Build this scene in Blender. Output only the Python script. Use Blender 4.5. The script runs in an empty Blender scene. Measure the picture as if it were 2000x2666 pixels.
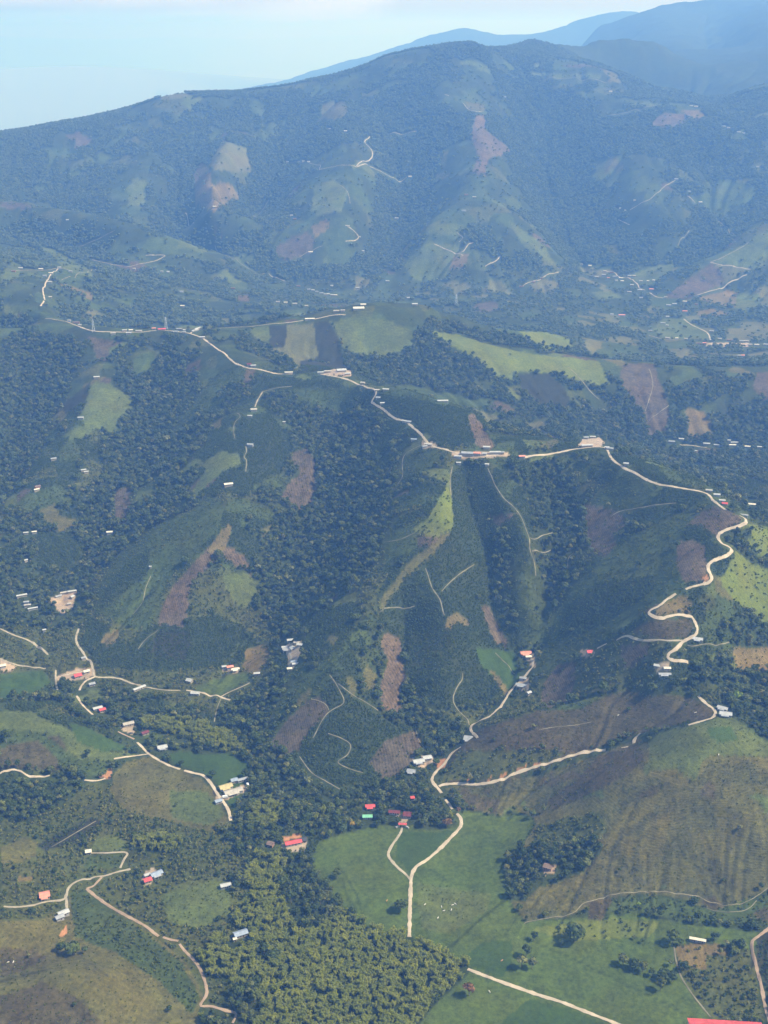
import bpy, bmesh, math, random
import numpy as np
from mathutils import Vector, Matrix

R_ = math.radians
scene = bpy.context.scene
random.seed(7)
rng = np.random.default_rng(11)

# ------------------------------------------------------------------ camera
CAM_Z = 800.0            # metres above the near valley floor
PITCH = 21.4             # degrees below the horizon
FPX = 3218.0             # focal length in photo pixels
PW, PH = 2000.0, 2666.0
cam_d = bpy.data.cameras.new('camera')
cam_d.sensor_fit = 'VERTICAL'
cam_d.sensor_height = 36.0
cam_d.lens = FPX / PH * 36.0
cam_d.clip_start = 1.0
cam_d.clip_end = 200000.0
cam = bpy.data.objects.new('camera', cam_d)
scene.collection.objects.link(cam)
cam.location = (0, 0, CAM_Z)
cam.rotation_euler = (R_(90 - PITCH), 0, 0)
scene.camera = cam

# ------------------------------------------------------------------ sky and sun
SUN_EL, SUN_AZ = 50.0, 95.0        # azimuth measured from +Y (view direction) towards +X
world = bpy.data.worlds.new('World')
scene.world = world
world.use_nodes = True
wn = world.node_tree.nodes
wl = world.node_tree.links
bg = wn['Background']
skyt = wn.new('ShaderNodeTexSky')
skyt.sky_type = 'NISHITA'
skyt.sun_disc = False
skyt.sun_elevation = R_(SUN_EL)
skyt.sun_rotation = R_(SUN_AZ)
skyt.altitude = 1500
skyt.dust_density = 4.0
skyt.ozone_density = 0.6
wl.new(skyt.outputs[0], bg.inputs[0])
bg.inputs[1].default_value = 0.12
sun_d = bpy.data.lights.new('sun', 'SUN')
sun_d.energy = 4.0
sun_d.angle = R_(4.0)
sun_d.color = (1.0, 0.95, 0.84)
sun = bpy.data.objects.new('sun', sun_d)
scene.collection.objects.link(sun)
_sd = Vector((math.sin(R_(SUN_AZ)) * math.cos(R_(SUN_EL)), math.cos(R_(SUN_AZ)) * math.cos(R_(SUN_EL)), math.sin(R_(SUN_EL))))
sun.rotation_euler = _sd.to_track_quat('Z', 'Y').to_euler()
sun.location = (0, 0, 3000)

scene.view_settings.view_transform = 'Standard'
scene.view_settings.look = 'None'
scene.view_settings.exposure = 0.78
scene.view_settings.gamma = 1.0
scene.view_settings.use_curve_mapping = False
cy = scene.cycles
cy.use_denoising = True
cy.max_bounces = 4
cy.diffuse_bounces = 2
cy.glossy_bounces = 1
cy.transmission_bounces = 1
cy.volume_bounces = 1
cy.transparent_max_bounces = 6
cy.caustics_reflective = False
cy.caustics_refractive = False

# ------------------------------------------------------------------ helpers
cp, sp = math.cos(R_(PITCH)), math.sin(R_(PITCH))


def pix_ray(u, v):
    """photo pixel -> azimuth and tangent of the depression angle"""
    a = (np.asarray(u, float) - PW / 2) / FPX
    b = -(np.asarray(v, float) - PH / 2) / FPX
    dx = a
    dy = cp + b * sp
    dz = -sp + b * cp
    return np.arctan2(dx, dy), -dz / np.hypot(dx, dy)


def project(x, y, z):
    dz = z - CAM_Z
    f = y * cp - dz * sp
    up = y * sp + dz * cp
    f = np.maximum(f, 1.0)
    return PW / 2 + FPX * x / f, PH / 2 - FPX * up / f


_tab = {}


def vnoise(x, y, seed=0):
    """gradient noise, about -1..1"""
    if seed not in _tab:
        th = np.random.default_rng(1000 + seed).uniform(0, 2 * np.pi, (256, 256))
        _tab[seed] = (np.cos(th).astype(np.float32), np.sin(th).astype(np.float32))
    tx, ty = _tab[seed]
    xi = np.floor(x)
    yi = np.floor(y)
    fx = (x - xi).astype(np.float32)
    fy = (y - yi).astype(np.float32)
    xi = xi.astype(np.int32) & 255
    yi = yi.astype(np.int32) & 255
    x1 = (xi + 1) & 255
    y1 = (yi + 1) & 255
    sx = fx * fx * fx * (fx * (fx * 6 - 15) + 10)
    sy = fy * fy * fy * (fy * (fy * 6 - 15) + 10)
    n00 = tx[xi, yi] * fx + ty[xi, yi] * fy
    n10 = tx[x1, yi] * (fx - 1) + ty[x1, yi] * fy
    n01 = tx[xi, y1] * fx + ty[xi, y1] * (fy - 1)
    n11 = tx[x1, y1] * (fx - 1) + ty[x1, y1] * (fy - 1)
    return 1.5 * ((n00 * (1 - sx) + n10 * sx) * (1 - sy) + (n01 * (1 - sx) + n11 * sx) * sy)


def fbm(x, y, wl_, octs, seed=0):
    out = 0.0
    a = 1.0
    tot = 0.0
    for o in range(octs):
        c, s_ = math.cos(0.7 + 1.1 * o), math.sin(0.7 + 1.1 * o)
        out = out + a * vnoise((x * c - y * s_) / wl_ + 17.3 * o, (x * s_ + y * c) / wl_ - 9.1 * o, seed + o)
        tot += a
        a *= 0.5
        wl_ *= 0.47
    return out / tot


def smooth(a, b, x):
    t = np.clip((x - a) / (b - a), 0, 1)
    return t * t * (3 - 2 * t)


def tag(o, label=None, cat=None, group=None, kind=None):
    if label:
        o['label'] = label
    if cat:
        o['category'] = cat
    if group:
        o['group'] = group
    if kind:
        o['kind'] = kind
    return o


def link(o, parent=None):
    scene.collection.objects.link(o)
    if parent is not None:
        o.parent = parent
    return o


def mesh_np(name, verts, quads=None, tris=None, mat=None, smooth_=False):
    me = bpy.data.meshes.new(name)
    nq = 0 if quads is None else len(quads)
    nt = 0 if tris is None else len(tris)
    verts = np.asarray(verts, np.float32)
    me.vertices.add(len(verts))
    me.vertices.foreach_set('co', verts.ravel())
    li = []
    ls = []
    if nq:
        li.append(np.asarray(quads, np.int32).ravel())
        ls.append(np.arange(nq) * 4)
    if nt:
        li.append(np.asarray(tris, np.int32).ravel())
        ls.append(nq * 4 + np.arange(nt) * 3)
    if li:
        li = np.concatenate(li)
        ls = np.concatenate(ls).astype(np.int32)
        me.loops.add(len(li))
        me.loops.foreach_set('vertex_index', li)
        me.polygons.add(len(ls))
        me.polygons.foreach_set('loop_start', ls)
        if smooth_:
            me.polygons.foreach_set('use_smooth', np.ones(len(ls), bool))
    me.update(calc_edges=True)
    if mat:
        me.materials.append(mat)
    return me


# ------------------------------------------------------------------ terrain: control lines
# (photo u, photo v, z) ; a third value above 1500 is a horizontal distance instead of a height
LINES = [
    # far crest of the big mountain
    [(-250, 400, 4600), (-120, 372, 4620), (0, 350, 4650), (60, 347, 4660), (160, 325, 4680), (280, 310, 4720), (330, 290, 4740), (450, 250, 4780), (500, 243, 4800),
     (560, 245, 4800), (650, 248, 4800), (720, 242, 4800), (840, 227, 4820), (950, 201, 4840), (1010, 173, 4860), (1100, 135, 4900), (1185, 119, 4930), (1240, 112, 4940),
     (1270, 126, 4960), (1300, 146, 5000), (1340, 176, 5000), (1380, 184, 5000), (1500, 187, 5000), (1560, 188, 5000), (1590, 235, 4900), (1660, 252, 4850), (1740, 262, 4780),
     (1800, 278, 4700), (1880, 322, 4600), (1950, 347, 4500), (2000, 372, 4450), (2120, 420, 4350)],
    [(1290, 140, 5600), (1360, 117, 5700), (1400, 112, 5700), (1500, 119, 5800), (1560, 108, 5900), (1640, 103, 6000), (1720, 120, 6200)],
    [(1560, 76, 10900), (1650, 54, 10900), (1700, 26, 10900), (1760, 6, 10900), (1850, -4, 10900), (2000, -6, 10900), (2150, -6, 10900)],
    [(1720, 40, 10200), (1760, 90, 9000), (1800, 150, 7400)],
    [(1860, 30, 10600), (1850, 80, 9600), (1880, 140, 8000)],
    [(1960, 20, 10000), (1940, 70, 8800), (1930, 140, 7300)],
    [(1640, 150, 6300), (1800, 170, 6200), (2000, 150, 6200), (2150, 150, 6200)],
    [(1660, 232, 5500), (1800, 250, 5300), (1860, 275, 5200)],
    [(1860, 285, 5000), (1900, 255, 5050), (1950, 232, 5100), (2000, 217, 5100), (2120, 195, 5100)],
    # faces of the mountain (valleys and spurs)
    [(603, 345, 4400), (580, 430, 4080), (560, 520, 3830), (545, 570, 3720)],
    [(590, 300, 4640), (505, 450, 4230), (470, 560, 3950), (430, 620, 3800)],
    [(820, 300, 4640), (790, 335, 4560), (700, 440, 4300), (640, 515, 4100), (570, 600, 3850), (540, 660, 3700)],
    [(870, 285, 4540), (900, 350, 4300), (950, 430, 4060), (960, 520, 3820), (940, 600, 3640), (920, 680, 3520)],
    [(830, 430, 4130), (770, 540, 3800), (740, 620, 3600)],
    [(1000, 300, 4560), (1040, 420, 4260), (1020, 560, 3940), (980, 680, 3620)],
    [(1120, 190, 4750), (1160, 230, 4600), (1240, 300, 4400), (1262, 400, 4120), (1230, 505, 3820), (1300, 530, 3760), (1380, 590, 3660), (1440, 665, 3560)],
    [(1230, 505, 3820), (1130, 575, 3640), (1050, 690, 3460)],
    [(1200, 600, 3590), (1230, 680, 3420)],
    [(1330, 210, 4860), (1420, 290, 4740), (1400, 420, 4420), (1400, 520, 4180), (1450, 620, 3900), (1490, 690, 3680)],
    [(1560, 250, 4780), (1600, 330, 4540), (1640, 460, 4180), (1700, 560, 3930), (1760, 640, 3760)],
    [(1500, 350, 4560), (1560, 480, 4240), (1600, 620, 3880), (1600, 690, 3700)],
    [(1830, 420, 4340), (1870, 520, 4080), (1830, 620, 3860)],
    [(2000, 480, 4150), (2100, 520, 4050)],
    [(300, 420, 4350), (250, 500, 4120), (330, 560, 3880)],
    [(100, 420, 4400), (60, 490, 4200)],
    [(400, 340, 4560), (380, 450, 4200), (400, 560, 3900)],
    # spur with the purple field
    [(2120, 520, 240), (2000, 585, 195), (1850, 680, 110), (1740, 752, 48)],
    [(2050, 560, 4000), (1900, 600, 3900), (1780, 690, 3720)],
    [(2050, 640, 150), (2000, 720, 75), (1900, 760, 35)],
    # far valley floor
    [(1500, 705, 45), (1600, 745, 34), (1700, 790, 26), (1850, 805, 22), (2000, 795, 30)],
    [(1600, 825, 28), (1750, 860, 22), (1950, 885, 26), (2080, 880, 30)],
    [(1300, 790, 55), (1420, 795, 44), (1500, 850, 45)],
    [(1100, 735, 58), (900, 770, 42), (800, 755, 46), (700, 730, 55)],
    [(1200, 740, 62), (1380, 760, 50)],
    # left middle hills
    [(-200, 500, 290), (0, 528, 262), (120, 545, 252), (230, 565, 238), (330, 595, 222), (460, 620, 190), (560, 680, 130), (680, 735, 66)],
    [(60, 600, 190), (200, 640, 165), (330, 690, 140), (500, 720, 105)],
    [(-120, 640, 215), (0, 660, 215), (120, 700, 208), (150, 697, 206), (190, 712, 192), (330, 770, 140), (420, 800, 110)],
    [(150, 698, 206), (127, 722, 204), (114, 745, 202), (112, 785, 200), (118, 830, 200)],
    [(220, 830, 140), (330, 820, 118), (480, 810, 95), (620, 800, 85), (760, 805, 92)],
    # knoll with the fields and the bright ridge behind the main ridge
    [(545, 856, 200), (600, 850, 206), (700, 842, 216), (800, 834, 226), (860, 820, 236), (940, 806, 246), (1000, 794, 250), (1090, 796, 236), (1190, 830, 200), (1300, 856, 165), (1420, 866, 120), (1500, 880, 85)],
    [(1040, 845, 222), (1120, 858, 206), (1200, 873, 192), (1300, 902, 172), (1400, 923, 155), (1500, 930, 142), (1600, 941, 130), (1700, 946, 124), (1850, 960, 108), (2000, 962, 102), (2150, 965, 100)],
    [(1180, 862, 2450), (1300, 885, 2440), (1420, 905, 2450)],
    [(700, 930, 188), (830, 945, 180), (960, 960, 165), (1100, 975, 150), (1300, 1040, 120), (1450, 1085, 82), (1600, 1132, 50), (1750, 1152, 32), (1950, 1165, 28), (2120, 1165, 30)],
    [(1000, 1008, 222), (1060, 1015, 228), (1150, 1040, 230), (1230, 1075, 224), (1290, 1120, 196)],
    [(1900, 1230, 62), (2000, 1255, 82), (2100, 1260, 85)],
    [(1700, 1205, 75), (1560, 1135, 120)],
    # main ridge with the road
    [(118, 830, 200), (190, 848, 203), (240, 861, 205), (330, 864, 208), (420, 858, 210), (500, 862, 210), (528, 881, 210), (585, 918, 208), (640, 955, 205), (760, 972, 204),
     (830, 968, 207), (900, 970, 209), (950, 1003, 210), (980, 1035, 210), (1040, 1092, 208), (1100, 1145, 206), (1140, 1165, 206), (1200, 1180, 206), (1300, 1184, 206), (1355, 1192, 204),
     (1440, 1180, 205), (1500, 1168, 208), (1570, 1162, 211), (1600, 1202, 211), (1650, 1233, 209), (1750, 1264, 208), (1845, 1284, 208), (1880, 1316, 208), (1925, 1340, 208), (1945, 1355, 206)],
    [(1945, 1355, 206), (1880, 1388, 197), (1905, 1430, 190), (1850, 1470, 185), (1855, 1510, 178), (1795, 1527, 173), (1720, 1565, 160), (1690, 1592, 153)],
    [(1800, 1606, 148), (1818, 1640, 143), (1785, 1670, 135), (1742, 1705, 127), (1725, 1742, 116)],
    [(2000, 1480, 150), (2000, 1580, 125), (1950, 1720, 100), (1900, 1790, 95)],
    [(2080, 1400, 140), (2150, 1600, 100)],
    [(1985, 1345, 165), (2080, 1330, 120)],
    # spurs in front of the main ridge, left to right
    [(-150, 880, 215), (-20, 850, 205)],
    [(262, 900, 190), (250, 980, 165), (215, 1085, 140), (130, 1200, 110), (90, 1270, 92), (40, 1370, 70), (-20, 1460, 50)],
    [(60, 930, 160), (60, 1100, 95), (0, 1250, 70), (-100, 1350, 55)],
    [(-150, 1100, 130), (-200, 1300, 95)],
    [(420, 1000, 150), (350, 1150, 105), (300, 1300, 75), (262, 1430, 50), (218, 1560, 32)],
    [(655, 1060, 180), (645, 1155, 160), (590, 1260, 135), (580, 1300, 128), (592, 1370, 114), (555, 1440, 94), (480, 1530, 64), (420, 1625, 36)],
    [(560, 1290, 126), (480, 1335, 110), (400, 1400, 90), (320, 1480, 66), (270, 1545, 48), (240, 1600, 34)],
    [(430, 1500, 66), (380, 1600, 42), (330, 1680, 26)],
    [(880, 1080, 160), (850, 1200, 130), (830, 1320, 102), (780, 1440, 72), (720, 1560, 45), (680, 1660, 28), (620, 1740, 18), (560, 1820, 12)],
    [(1165, 1205, 200), (1160, 1260, 189), (1166, 1320, 178), (1175, 1372, 165), (1120, 1430, 148), (1050, 1500, 126), (1000, 1560, 109), (930, 1670, 83), (862, 1742, 68), (790, 1815, 42), (715, 1905, 16)],
    [(1262, 1205, 200), (1320, 1310, 176), (1375, 1400, 149), (1395, 1490, 119), (1390, 1580, 91), (1378, 1690, 50)],
    [(1210, 1240, 183), (1235, 1330, 154), (1270, 1450, 118), (1295, 1560, 86), (1330, 1690, 47)],
    [(1110, 1480, 132), (1142, 1570, 106), (1167, 1640, 85), (1190, 1720, 62), (1250, 1810, 32)],
    [(1050, 1620, 80), (1040, 1720, 57), (1060, 1830, 31), (1095, 1930, 16)],
    [(1150, 1745, 62), (1130, 1855, 28)],
    [(900, 1850, 42), (930, 1950, 21), (1000, 1990, 14)],
    [(800, 1880, 31), (830, 2000, 13)],
    [(1430, 1260, 172), (1440, 1350, 144), (1420, 1450, 112), (1400, 1560, 82), (1400, 1680, 52), (1360, 1765, 38), (1262, 1855, 26), (1185, 1955, 17), (1140, 2045, 11)],
    [(1800, 1325, 196), (1650, 1400, 168), (1560, 1470, 139), (1490, 1530, 113), (1425, 1605, 80)],
    [(1600, 1300, 176), (1560, 1400, 143), (1480, 1462, 121)],
    [(1650, 1610, 136), (1560, 1692, 100), (1480, 1732, 72), (1400, 1772, 50), (1362, 1802, 37)],
    [(1700, 1500, 150), (1620, 1560, 129), (1500, 1645, 86), (1430, 1705, 59)],
    [(1560, 1782, 78), (1440, 1838, 40)],
    [(1850, 1772, 108), (1780, 1790, 100)],
    # lower right hills
    [(1640, 1788, 86), (1578, 1812, 78), (1500, 1842, 67), (1404, 1847, 61), (1300, 1884, 46), (1210, 1940, 28), (1150, 2030, 13)],
    [(1700, 1865, 78), (1640, 1925, 62), (1500, 1968, 44), (1350, 2015, 25), (1200, 2045, 12)],
    [(1905, 1858, 101), (1850, 1875, 104), (1800, 1905, 104), (1790, 2000, 88), (1720, 2090, 66), (1600, 2180, 38), (1480, 2262, 17)],
    [(2000, 1935, 92), (1930, 1930, 98), (1850, 1920, 104)],
    [(1900, 2000, 86), (1950, 2060, 71), (2000, 2200, 44), (2010, 2310, 15)],
    [(1700, 1985, 84), (1560, 2045, 57), (1480, 2095, 34), (1400, 2155, 18), (1310, 2210, 9)],
    [(1815, 2140, 52), (1850, 2220, 33), (1868, 2295, 16)],
    [(1780, 2230, 34), (1700, 2290, 18)],
    [(2100, 2000, 80), (2150, 2250, 30)],
    # valley floor in front
    [(800, 2250, 3), (1000, 2300, 3), (1200, 2250, 4), (1330, 2330, 5), (1480, 2390, 5)],
    [(1100, 2500, 0), (1400, 2500, 0), (1640, 2400, 6), (1850, 2420, 8), (2050, 2450, 8)],
    [(700, 2650, -3), (1100, 2700, -3), (1600, 2660, -1), (1900, 2660, 2), (2100, 2600, 4)],
    [(850, 2100, 6), (700, 2130, 6), (1000, 2120, 6), (1200, 2110, 8), (1350, 2115, 10)],
    [(560, 2000, 10), (400, 2060, 13), (300, 2120, 12), (620, 2150, 6)],
    [(300, 2230, 9), (200, 2250, 9), (60, 2190, 12), (-80, 2150, 16)],
    [(500, 2260, 4), (620, 2400, 1), (560, 2600, -1)],
    [(180, 2360, 7), (330, 2420, 5), (440, 2560, 2)],
    [(-60, 2430, 26), (30, 2415, 22), (120, 2440, 14)],
    [(150, 2480, 12), (20, 2500, 16)],
    [(-60, 2610, 36), (60, 2565, 33), (130, 2542, 31), (200, 2535, 28), (270, 2535, 23), (330, 2580, 12), (400, 2640, 3)],
    [(0, 2680, 30), (150, 2700, 24), (280, 2720, 12)],
    [(-100, 1845, 52), (0, 1850, 47), (80, 1853, 44), (150, 1880, 39), (250, 1922, 27), (345, 1962, 14)],
    [(60, 1815, 22), (-60, 1800, 26)],
    [(30, 1940, 34), (150, 1960, 27), (240, 1990, 19)],
    [(0, 2012, 24), (130, 2024, 19), (260, 2034, 14)],
    [(150, 2110, 10), (-40, 2080, 17)],
    [(150, 1785, 14), (240, 1745, 16), (60, 1705, 22), (-30, 1640, 29)],
    [(330, 1785, 13), (450, 1745, 17), (600, 1900, 9), (330, 1900, 13)],
    [(130, 1610, 27), (85, 1545, 34), (-40, 1560, 36)],
    [(500, 1705, 22), (620, 1700, 21)],
    [(450, 1880, 12), (560, 1930, 9), (700, 2000, 7)],
]
# hidden or out-of-frame ground (world x, y, z)
WORLD_PTS = []
for az_, R0, z_ in ((-27, 900, 40), (-27, 1300, 60), (-27, 1700, 90), (-27, 2300, 190), (-27, 3000, 240), (-27, 3800, 230), (-27, 4700, 300), (-20, 600, 20), (-8, 560, 0), (0, 560, -3), (10, 560, 0), (24, 700, 10),
                  (27, 950, 40), (27, 1300, 90), (27, 1700, 90), (27, 2300, 60), (27, 3000, 60), (27, 3600, 180), (27, 4600, 420), (27, 5600, 480), (27, 11500, 1020),
                  (-20, 6000, -250), (-10, 6000, -100), (0, 6100, 60), (6, 6000, 220), (11, 6500, 330), (-27, 6200, -420), (-14, 7500, -750), (-4, 7400, -420), (4, 7300, 0),
                  (2, 1980, 120), (5, 1950, 95), (-3, 2250, 170), (-11, 2650, 110), (-14, 2700, 120), (-5, 2800, 85), (0, 2750, 85), (5, 2750, 40), (9, 2650, 45), (14, 2680, 50),
                  (16, 1750, 90), (-17, 2650, 130), (-14, 3900, 120), (-9, 3900, 110),
                  (-27, 9500, -1150), (-18, 9500, -1120), (-9, 9600, -1100), (-1, 11500, -800), (6, 12000, -500), (12, 13200, -200), (27, 13500, 200),
                  (-27, 15000, -1200), (-14, 15000, -1200), (0, 21000, -1150), (12, 21000, -1000), (27, 20000, -900),
                  (-27, 26000, -1200), (-14, 26000, -1200), (0, 26000, -1200), (14, 26000, -1200), (27, 26000, -1200),
                  (-27, 60000, -1200), (-9, 60000, -1200), (9, 60000, -1100), (27, 60000, -1000), (-27, 77000, 300), (-18, 77000, 420), (-9, 77000, 350), (0, 77000, 450), (9, 77000, 380), (18, 77000, 430), (27, 77000, 400), (-27, 80000, -200), (-9, 80000, -200), (9, 80000, -200), (27, 80000, -200)):
    R0 *= 1.08 if 1500 < R0 < 3300 else 1.14 if 3300 <= R0 < 6500 else 1.0
    WORLD_PTS.append((R0 * math.sin(R_(az_)), R0 * math.cos(R_(az_)), z_))
# pale far ridges behind the crest (photo u, v, distance)
LINES += [
    [(560, 250, 15500), (640, 232, 15400), (700, 219, 15300), (800, 189, 15200), (920, 156, 15100), (1000, 134, 15000), (1100, 99, 14900), (1200, 73, 14800), (1260, 83, 14800), (1330, 97, 14800), (1400, 91, 14800), (1470, 71, 14800), (1500, 58, 14800), (1560, 39, 14800), (1660, 26, 14800)],
    [(-100, 190, 30000), (60, 185, 30000), (180, 172, 30000), (300, 180, 30000), (450, 190, 30000)],
]
CTRL = []
for L in LINES:
    P = []
    for (u, v, q) in L:
        az, t = pix_ray(u, v)
        if q > 1500:
            Rr = q * (1.10 if q < 2700 else 1.14 if q < 6500 else 1.06)
            z = CAM_Z - Rr * t
        else:
            z = q
            Rr = (CAM_Z - z) / t
        P.append((Rr * math.sin(az), Rr * math.cos(az), z))
    for i in range(len(P)):
        CTRL.append(P[i])
        if i + 1 < len(P):
            a, b = np.array(P[i]), np.array(P[i + 1])
            d = np.hypot(*(b - a)[:2])
            Rm = np.hypot(*((a + b) / 2)[:2])
            k = int(d // (0.028 * Rm))
            for j in range(1, k + 1):
                CTRL.append(tuple(a + (b - a) * j / (k + 1)))
CTRL = np.array(CTRL + WORLD_PTS)
# drop near-duplicates
keep = []
cell = {}
for i, p in enumerate(CTRL):
    key = (int(math.atan2(p[0], p[1]) // 0.006), int(math.log(np.hypot(p[0], p[1])) // 0.006))
    if key in cell:
        continue
    cell[key] = 1
    keep.append(i)
CTRL = CTRL[keep]


def rbf_kernel(d, c):
    return np.sqrt(d * d + c * c)


_n = len(CTRL)
_cx, _cy, _cz = CTRL[:, 0], CTRL[:, 1], CTRL[:, 2]
_c = 0.006 * np.hypot(_cx, _cy)
_A = rbf_kernel(np.hypot(_cx[:, None] - _cx[None], _cy[:, None] - _cy[None]), _c[None, :])
_A += np.diag(np.full(_n, -2.0))
_M = np.zeros((_n + 1, _n + 1))
_M[:_n, :_n] = _A
_M[:_n, _n] = 1
_M[_n, :_n] = 1
_w = np.linalg.solve(_M, np.concatenate([_cz, [0]]))

# polar grid about the viewpoint's foot
rr = [540.0]
while rr[-1] < 80000:
    r = rr[-1]
    st = 0.0033 if r < 6300 else 0.0058 if r < 11800 else 0.012 if r < 18000 else 0.03
    rr.append(r * (1 + st))
RR = np.array(rr)
NA = 720
AZ = np.linspace(R_(-26.5), R_(26.5), NA)
NR = len(RR)
GX = (RR[:, None] * np.sin(AZ)[None]).astype(np.float32)
GY = (RR[:, None] * np.cos(AZ)[None]).astype(np.float32)
# evaluate the interpolant every other azimuth, then fill in
xs = GX[:, ::3].ravel()
ys = GY[:, ::3].ravel()
base = np.empty(len(xs), np.float32)
_cx32, _cy32, _c32, _w32 = _cx.astype(np.float32), _cy.astype(np.float32), (_c * _c).astype(np.float32), _w[:_n].astype(np.float32)
for s in range(0, len(xs), 16384):
    dx = xs[s:s + 16384, None] - _cx32[None]
    dy = ys[s:s + 16384, None] - _cy32[None]
    base[s:s + 16384] = np.sqrt(dx * dx + dy * dy + _c32[None]) @ _w32 + _w[_n]
base = base.reshape(NR, -1)
ci = np.arange(NA) / 3.0
i0 = np.minimum(ci.astype(int), base.shape[1] - 2)
fr = (ci - i0)[None]
bm1 = base[:, np.maximum(i0 - 1, 0)]
b0 = base[:, i0]
b1 = base[:, i0 + 1]
b2 = base[:, np.minimum(i0 + 2, base.shape[1] - 1)]
H = b0 + 0.5 * fr * (b1 - bm1 + fr * (2 * bm1 - 5 * b0 + 4 * b1 - b2 + fr * (3 * (b0 - b1) + b2 - bm1)))


def polar_slope(Hh):
    dr = np.gradient(Hh, axis=0) / np.gradient(RR)[:, None]
    da = np.gradient(Hh, axis=1) / (RR[:, None] * (AZ[1] - AZ[0]))
    return dr, da


dr, da = polar_slope(H)
slope = np.hypot(dr, da)
# rain: many small runs of water cut gullies down the slopes
STEP_A = AZ[1] - AZ[0]
n_er = int(np.searchsorted(RR, 11500))
lr = np.log(RR)


def blur(D, ki, kj):
    for ax, k in ((0, ki), (1, kj)):
        for _ in range(k):
            D = (np.roll(D, 1, ax) + 2 * D + np.roll(D, -1, ax)) / 4
    return D


H = H + smooth(0.08, 0.4, slope) * np.clip(RR / 1500, 0.6, 3)[:, None] * (5.0 * fbm(GX, GY, 150, 3, 1) + 6.0 * fbm(GX, GY, 380, 3, 5) * smooth(2700, 4400, RR)[:, None] + 9.0 * fbm(GX, GY, 700, 3, 15) * smooth(5500, 7200, RR)[:, None])
for rnd in range(7):
    dr, da = polar_slope(H)
    n_d = 70000
    fi = rng.uniform(30, n_er, n_d)
    fj = rng.uniform(2, NA - 3, n_d)
    vr = np.zeros(n_d)
    va = np.zeros(n_d)
    D = np.zeros(NR * NA)
    for st in range(56):
        ii = np.clip(fi.astype(int), 1, NR - 3)
        jj = np.clip(fj.astype(int), 1, NA - 3)
        a_, b_ = fi - ii, fj - jj
        g_r = (dr[ii, jj] * (1 - a_) + dr[ii + 1, jj] * a_) * (1 - b_) + (dr[ii, jj + 1] * (1 - a_) + dr[ii + 1, jj + 1] * a_) * b_
        g_a = (da[ii, jj] * (1 - a_) + da[ii + 1, jj] * a_) * (1 - b_) + (da[ii, jj + 1] * (1 - a_) + da[ii + 1, jj + 1] * a_) * b_
        vr = 0.35 * vr - g_r
        va = 0.35 * va - g_a
        sl_ = np.hypot(vr, va) + 1e-6
        R0 = RR[ii]
        mv = 0.004
        fi = fi + vr / sl_ * mv * R0 / (RR[ii + 1] - R0)
        fj = fj + va / sl_ * mv / STEP_A
        w_ = np.minimum(sl_, 0.8) * smooth(0.06, 0.25, sl_) * R0 / 1500 * min(1.0, st / 12)
        D += np.bincount(ii * NA + jj, weights=w_, minlength=NR * NA)
    D = D.reshape(NR, NA)
    D = blur(np.minimum(D, 5 * np.clip(RR / 1500, .5, 4)[:, None]), 1, 3)
    D = D - blur(D, 10, 26)
    H = H - 0.23 * np.clip(D, -3 * np.clip(RR / 1500, .5, 4)[:, None], 10 * np.clip(RR / 1500, .5, 4)[:, None])
dr, da = polar_slope(H)
slope = np.hypot(dr, da)


def box_blur(D, ri, rj):
    for ax, r in ((0, ri), (1, rj)):
        P_ = np.pad(D, [(r + 1, r) if a == ax else (0, 0) for a in (0, 1)], mode='edge')
        C_ = np.cumsum(P_, axis=ax, dtype=np.float64)
        D = (np.take(C_, np.arange(2 * r + 1, C_.shape[ax]), ax) - np.take(C_, np.arange(0, C_.shape[ax] - 2 * r - 1), ax)) / (2 * r + 1)
    return D


CONC = (box_blur(box_blur(H, 9, 24), 6, 16) - H) / (0.006 * RR[:, None])     # positive in hollows, negative on spurs
amp = smooth(0.08, 0.45, slope)
H = H + smooth(5200, 6200, RR)[:, None] * smooth(19000, 16000, RR)[:, None] * 34.0 * fbm(GX, GY, 520, 5, 33)
H = H + amp * 1.4 * fbm(GX, GY, 34, 2, 20) + (1 - amp) * 0.9 * fbm(GX, GY, 70, 2, 30)
H = H.astype(np.float32)
# what the photo shows: running horizon along each azimuth
TAN = (H - CAM_Z) / RR[:, None]
HOR = np.maximum.accumulate(TAN, axis=0)
HID = (HOR - TAN) * RR[:, None]          # metres below the line of sight
GU, GV = project(GX, GY, H)


def height(x, y):
    x = np.asarray(x, float)
    y = np.asarray(y, float)
    R = np.hypot(x, y)
    a = (np.arctan2(x, y) - AZ[0]) / (AZ[1] - AZ[0])
    a = np.clip(a, 0, NA - 1.001)
    i = np.clip(np.searchsorted(RR, R) - 1, 0, NR - 2)
    f = np.clip((R - RR[i]) / (RR[i + 1] - RR[i]), 0, 1)
    j = a.astype(int)
    g = a - j
    return (H[i, j] * (1 - f) + H[i + 1, j] * f) * (1 - g) + (H[i, j + 1] * (1 - f) + H[i + 1, j + 1] * f) * g


def at(u, v):
    """where the line of sight through a photo pixel first meets the ground"""
    az, t = pix_ray(u, v)
    a = float(np.clip((az - AZ[0]) / (AZ[1] - AZ[0]), 0, NA - 1.001))
    j = int(a)
    g = a - j
    col = H[:, j] * (1 - g) + H[:, j + 1] * g
    ray = CAM_Z - RR * float(t)
    k = np.nonzero(col >= ray)[0]
    k = k[0] if len(k) else NR - 1
    if k == 0:
        R = RR[0]
    else:
        d0 = ray[k - 1] - col[k - 1]
        d1 = col[k] - ray[k]
        R = RR[k - 1] + (RR[k] - RR[k - 1]) * d0 / max(d0 + d1, 1e-6)
    x, y = R * math.sin(az), R * math.cos(az)
    return x, y, float(height(x, y))

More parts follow.
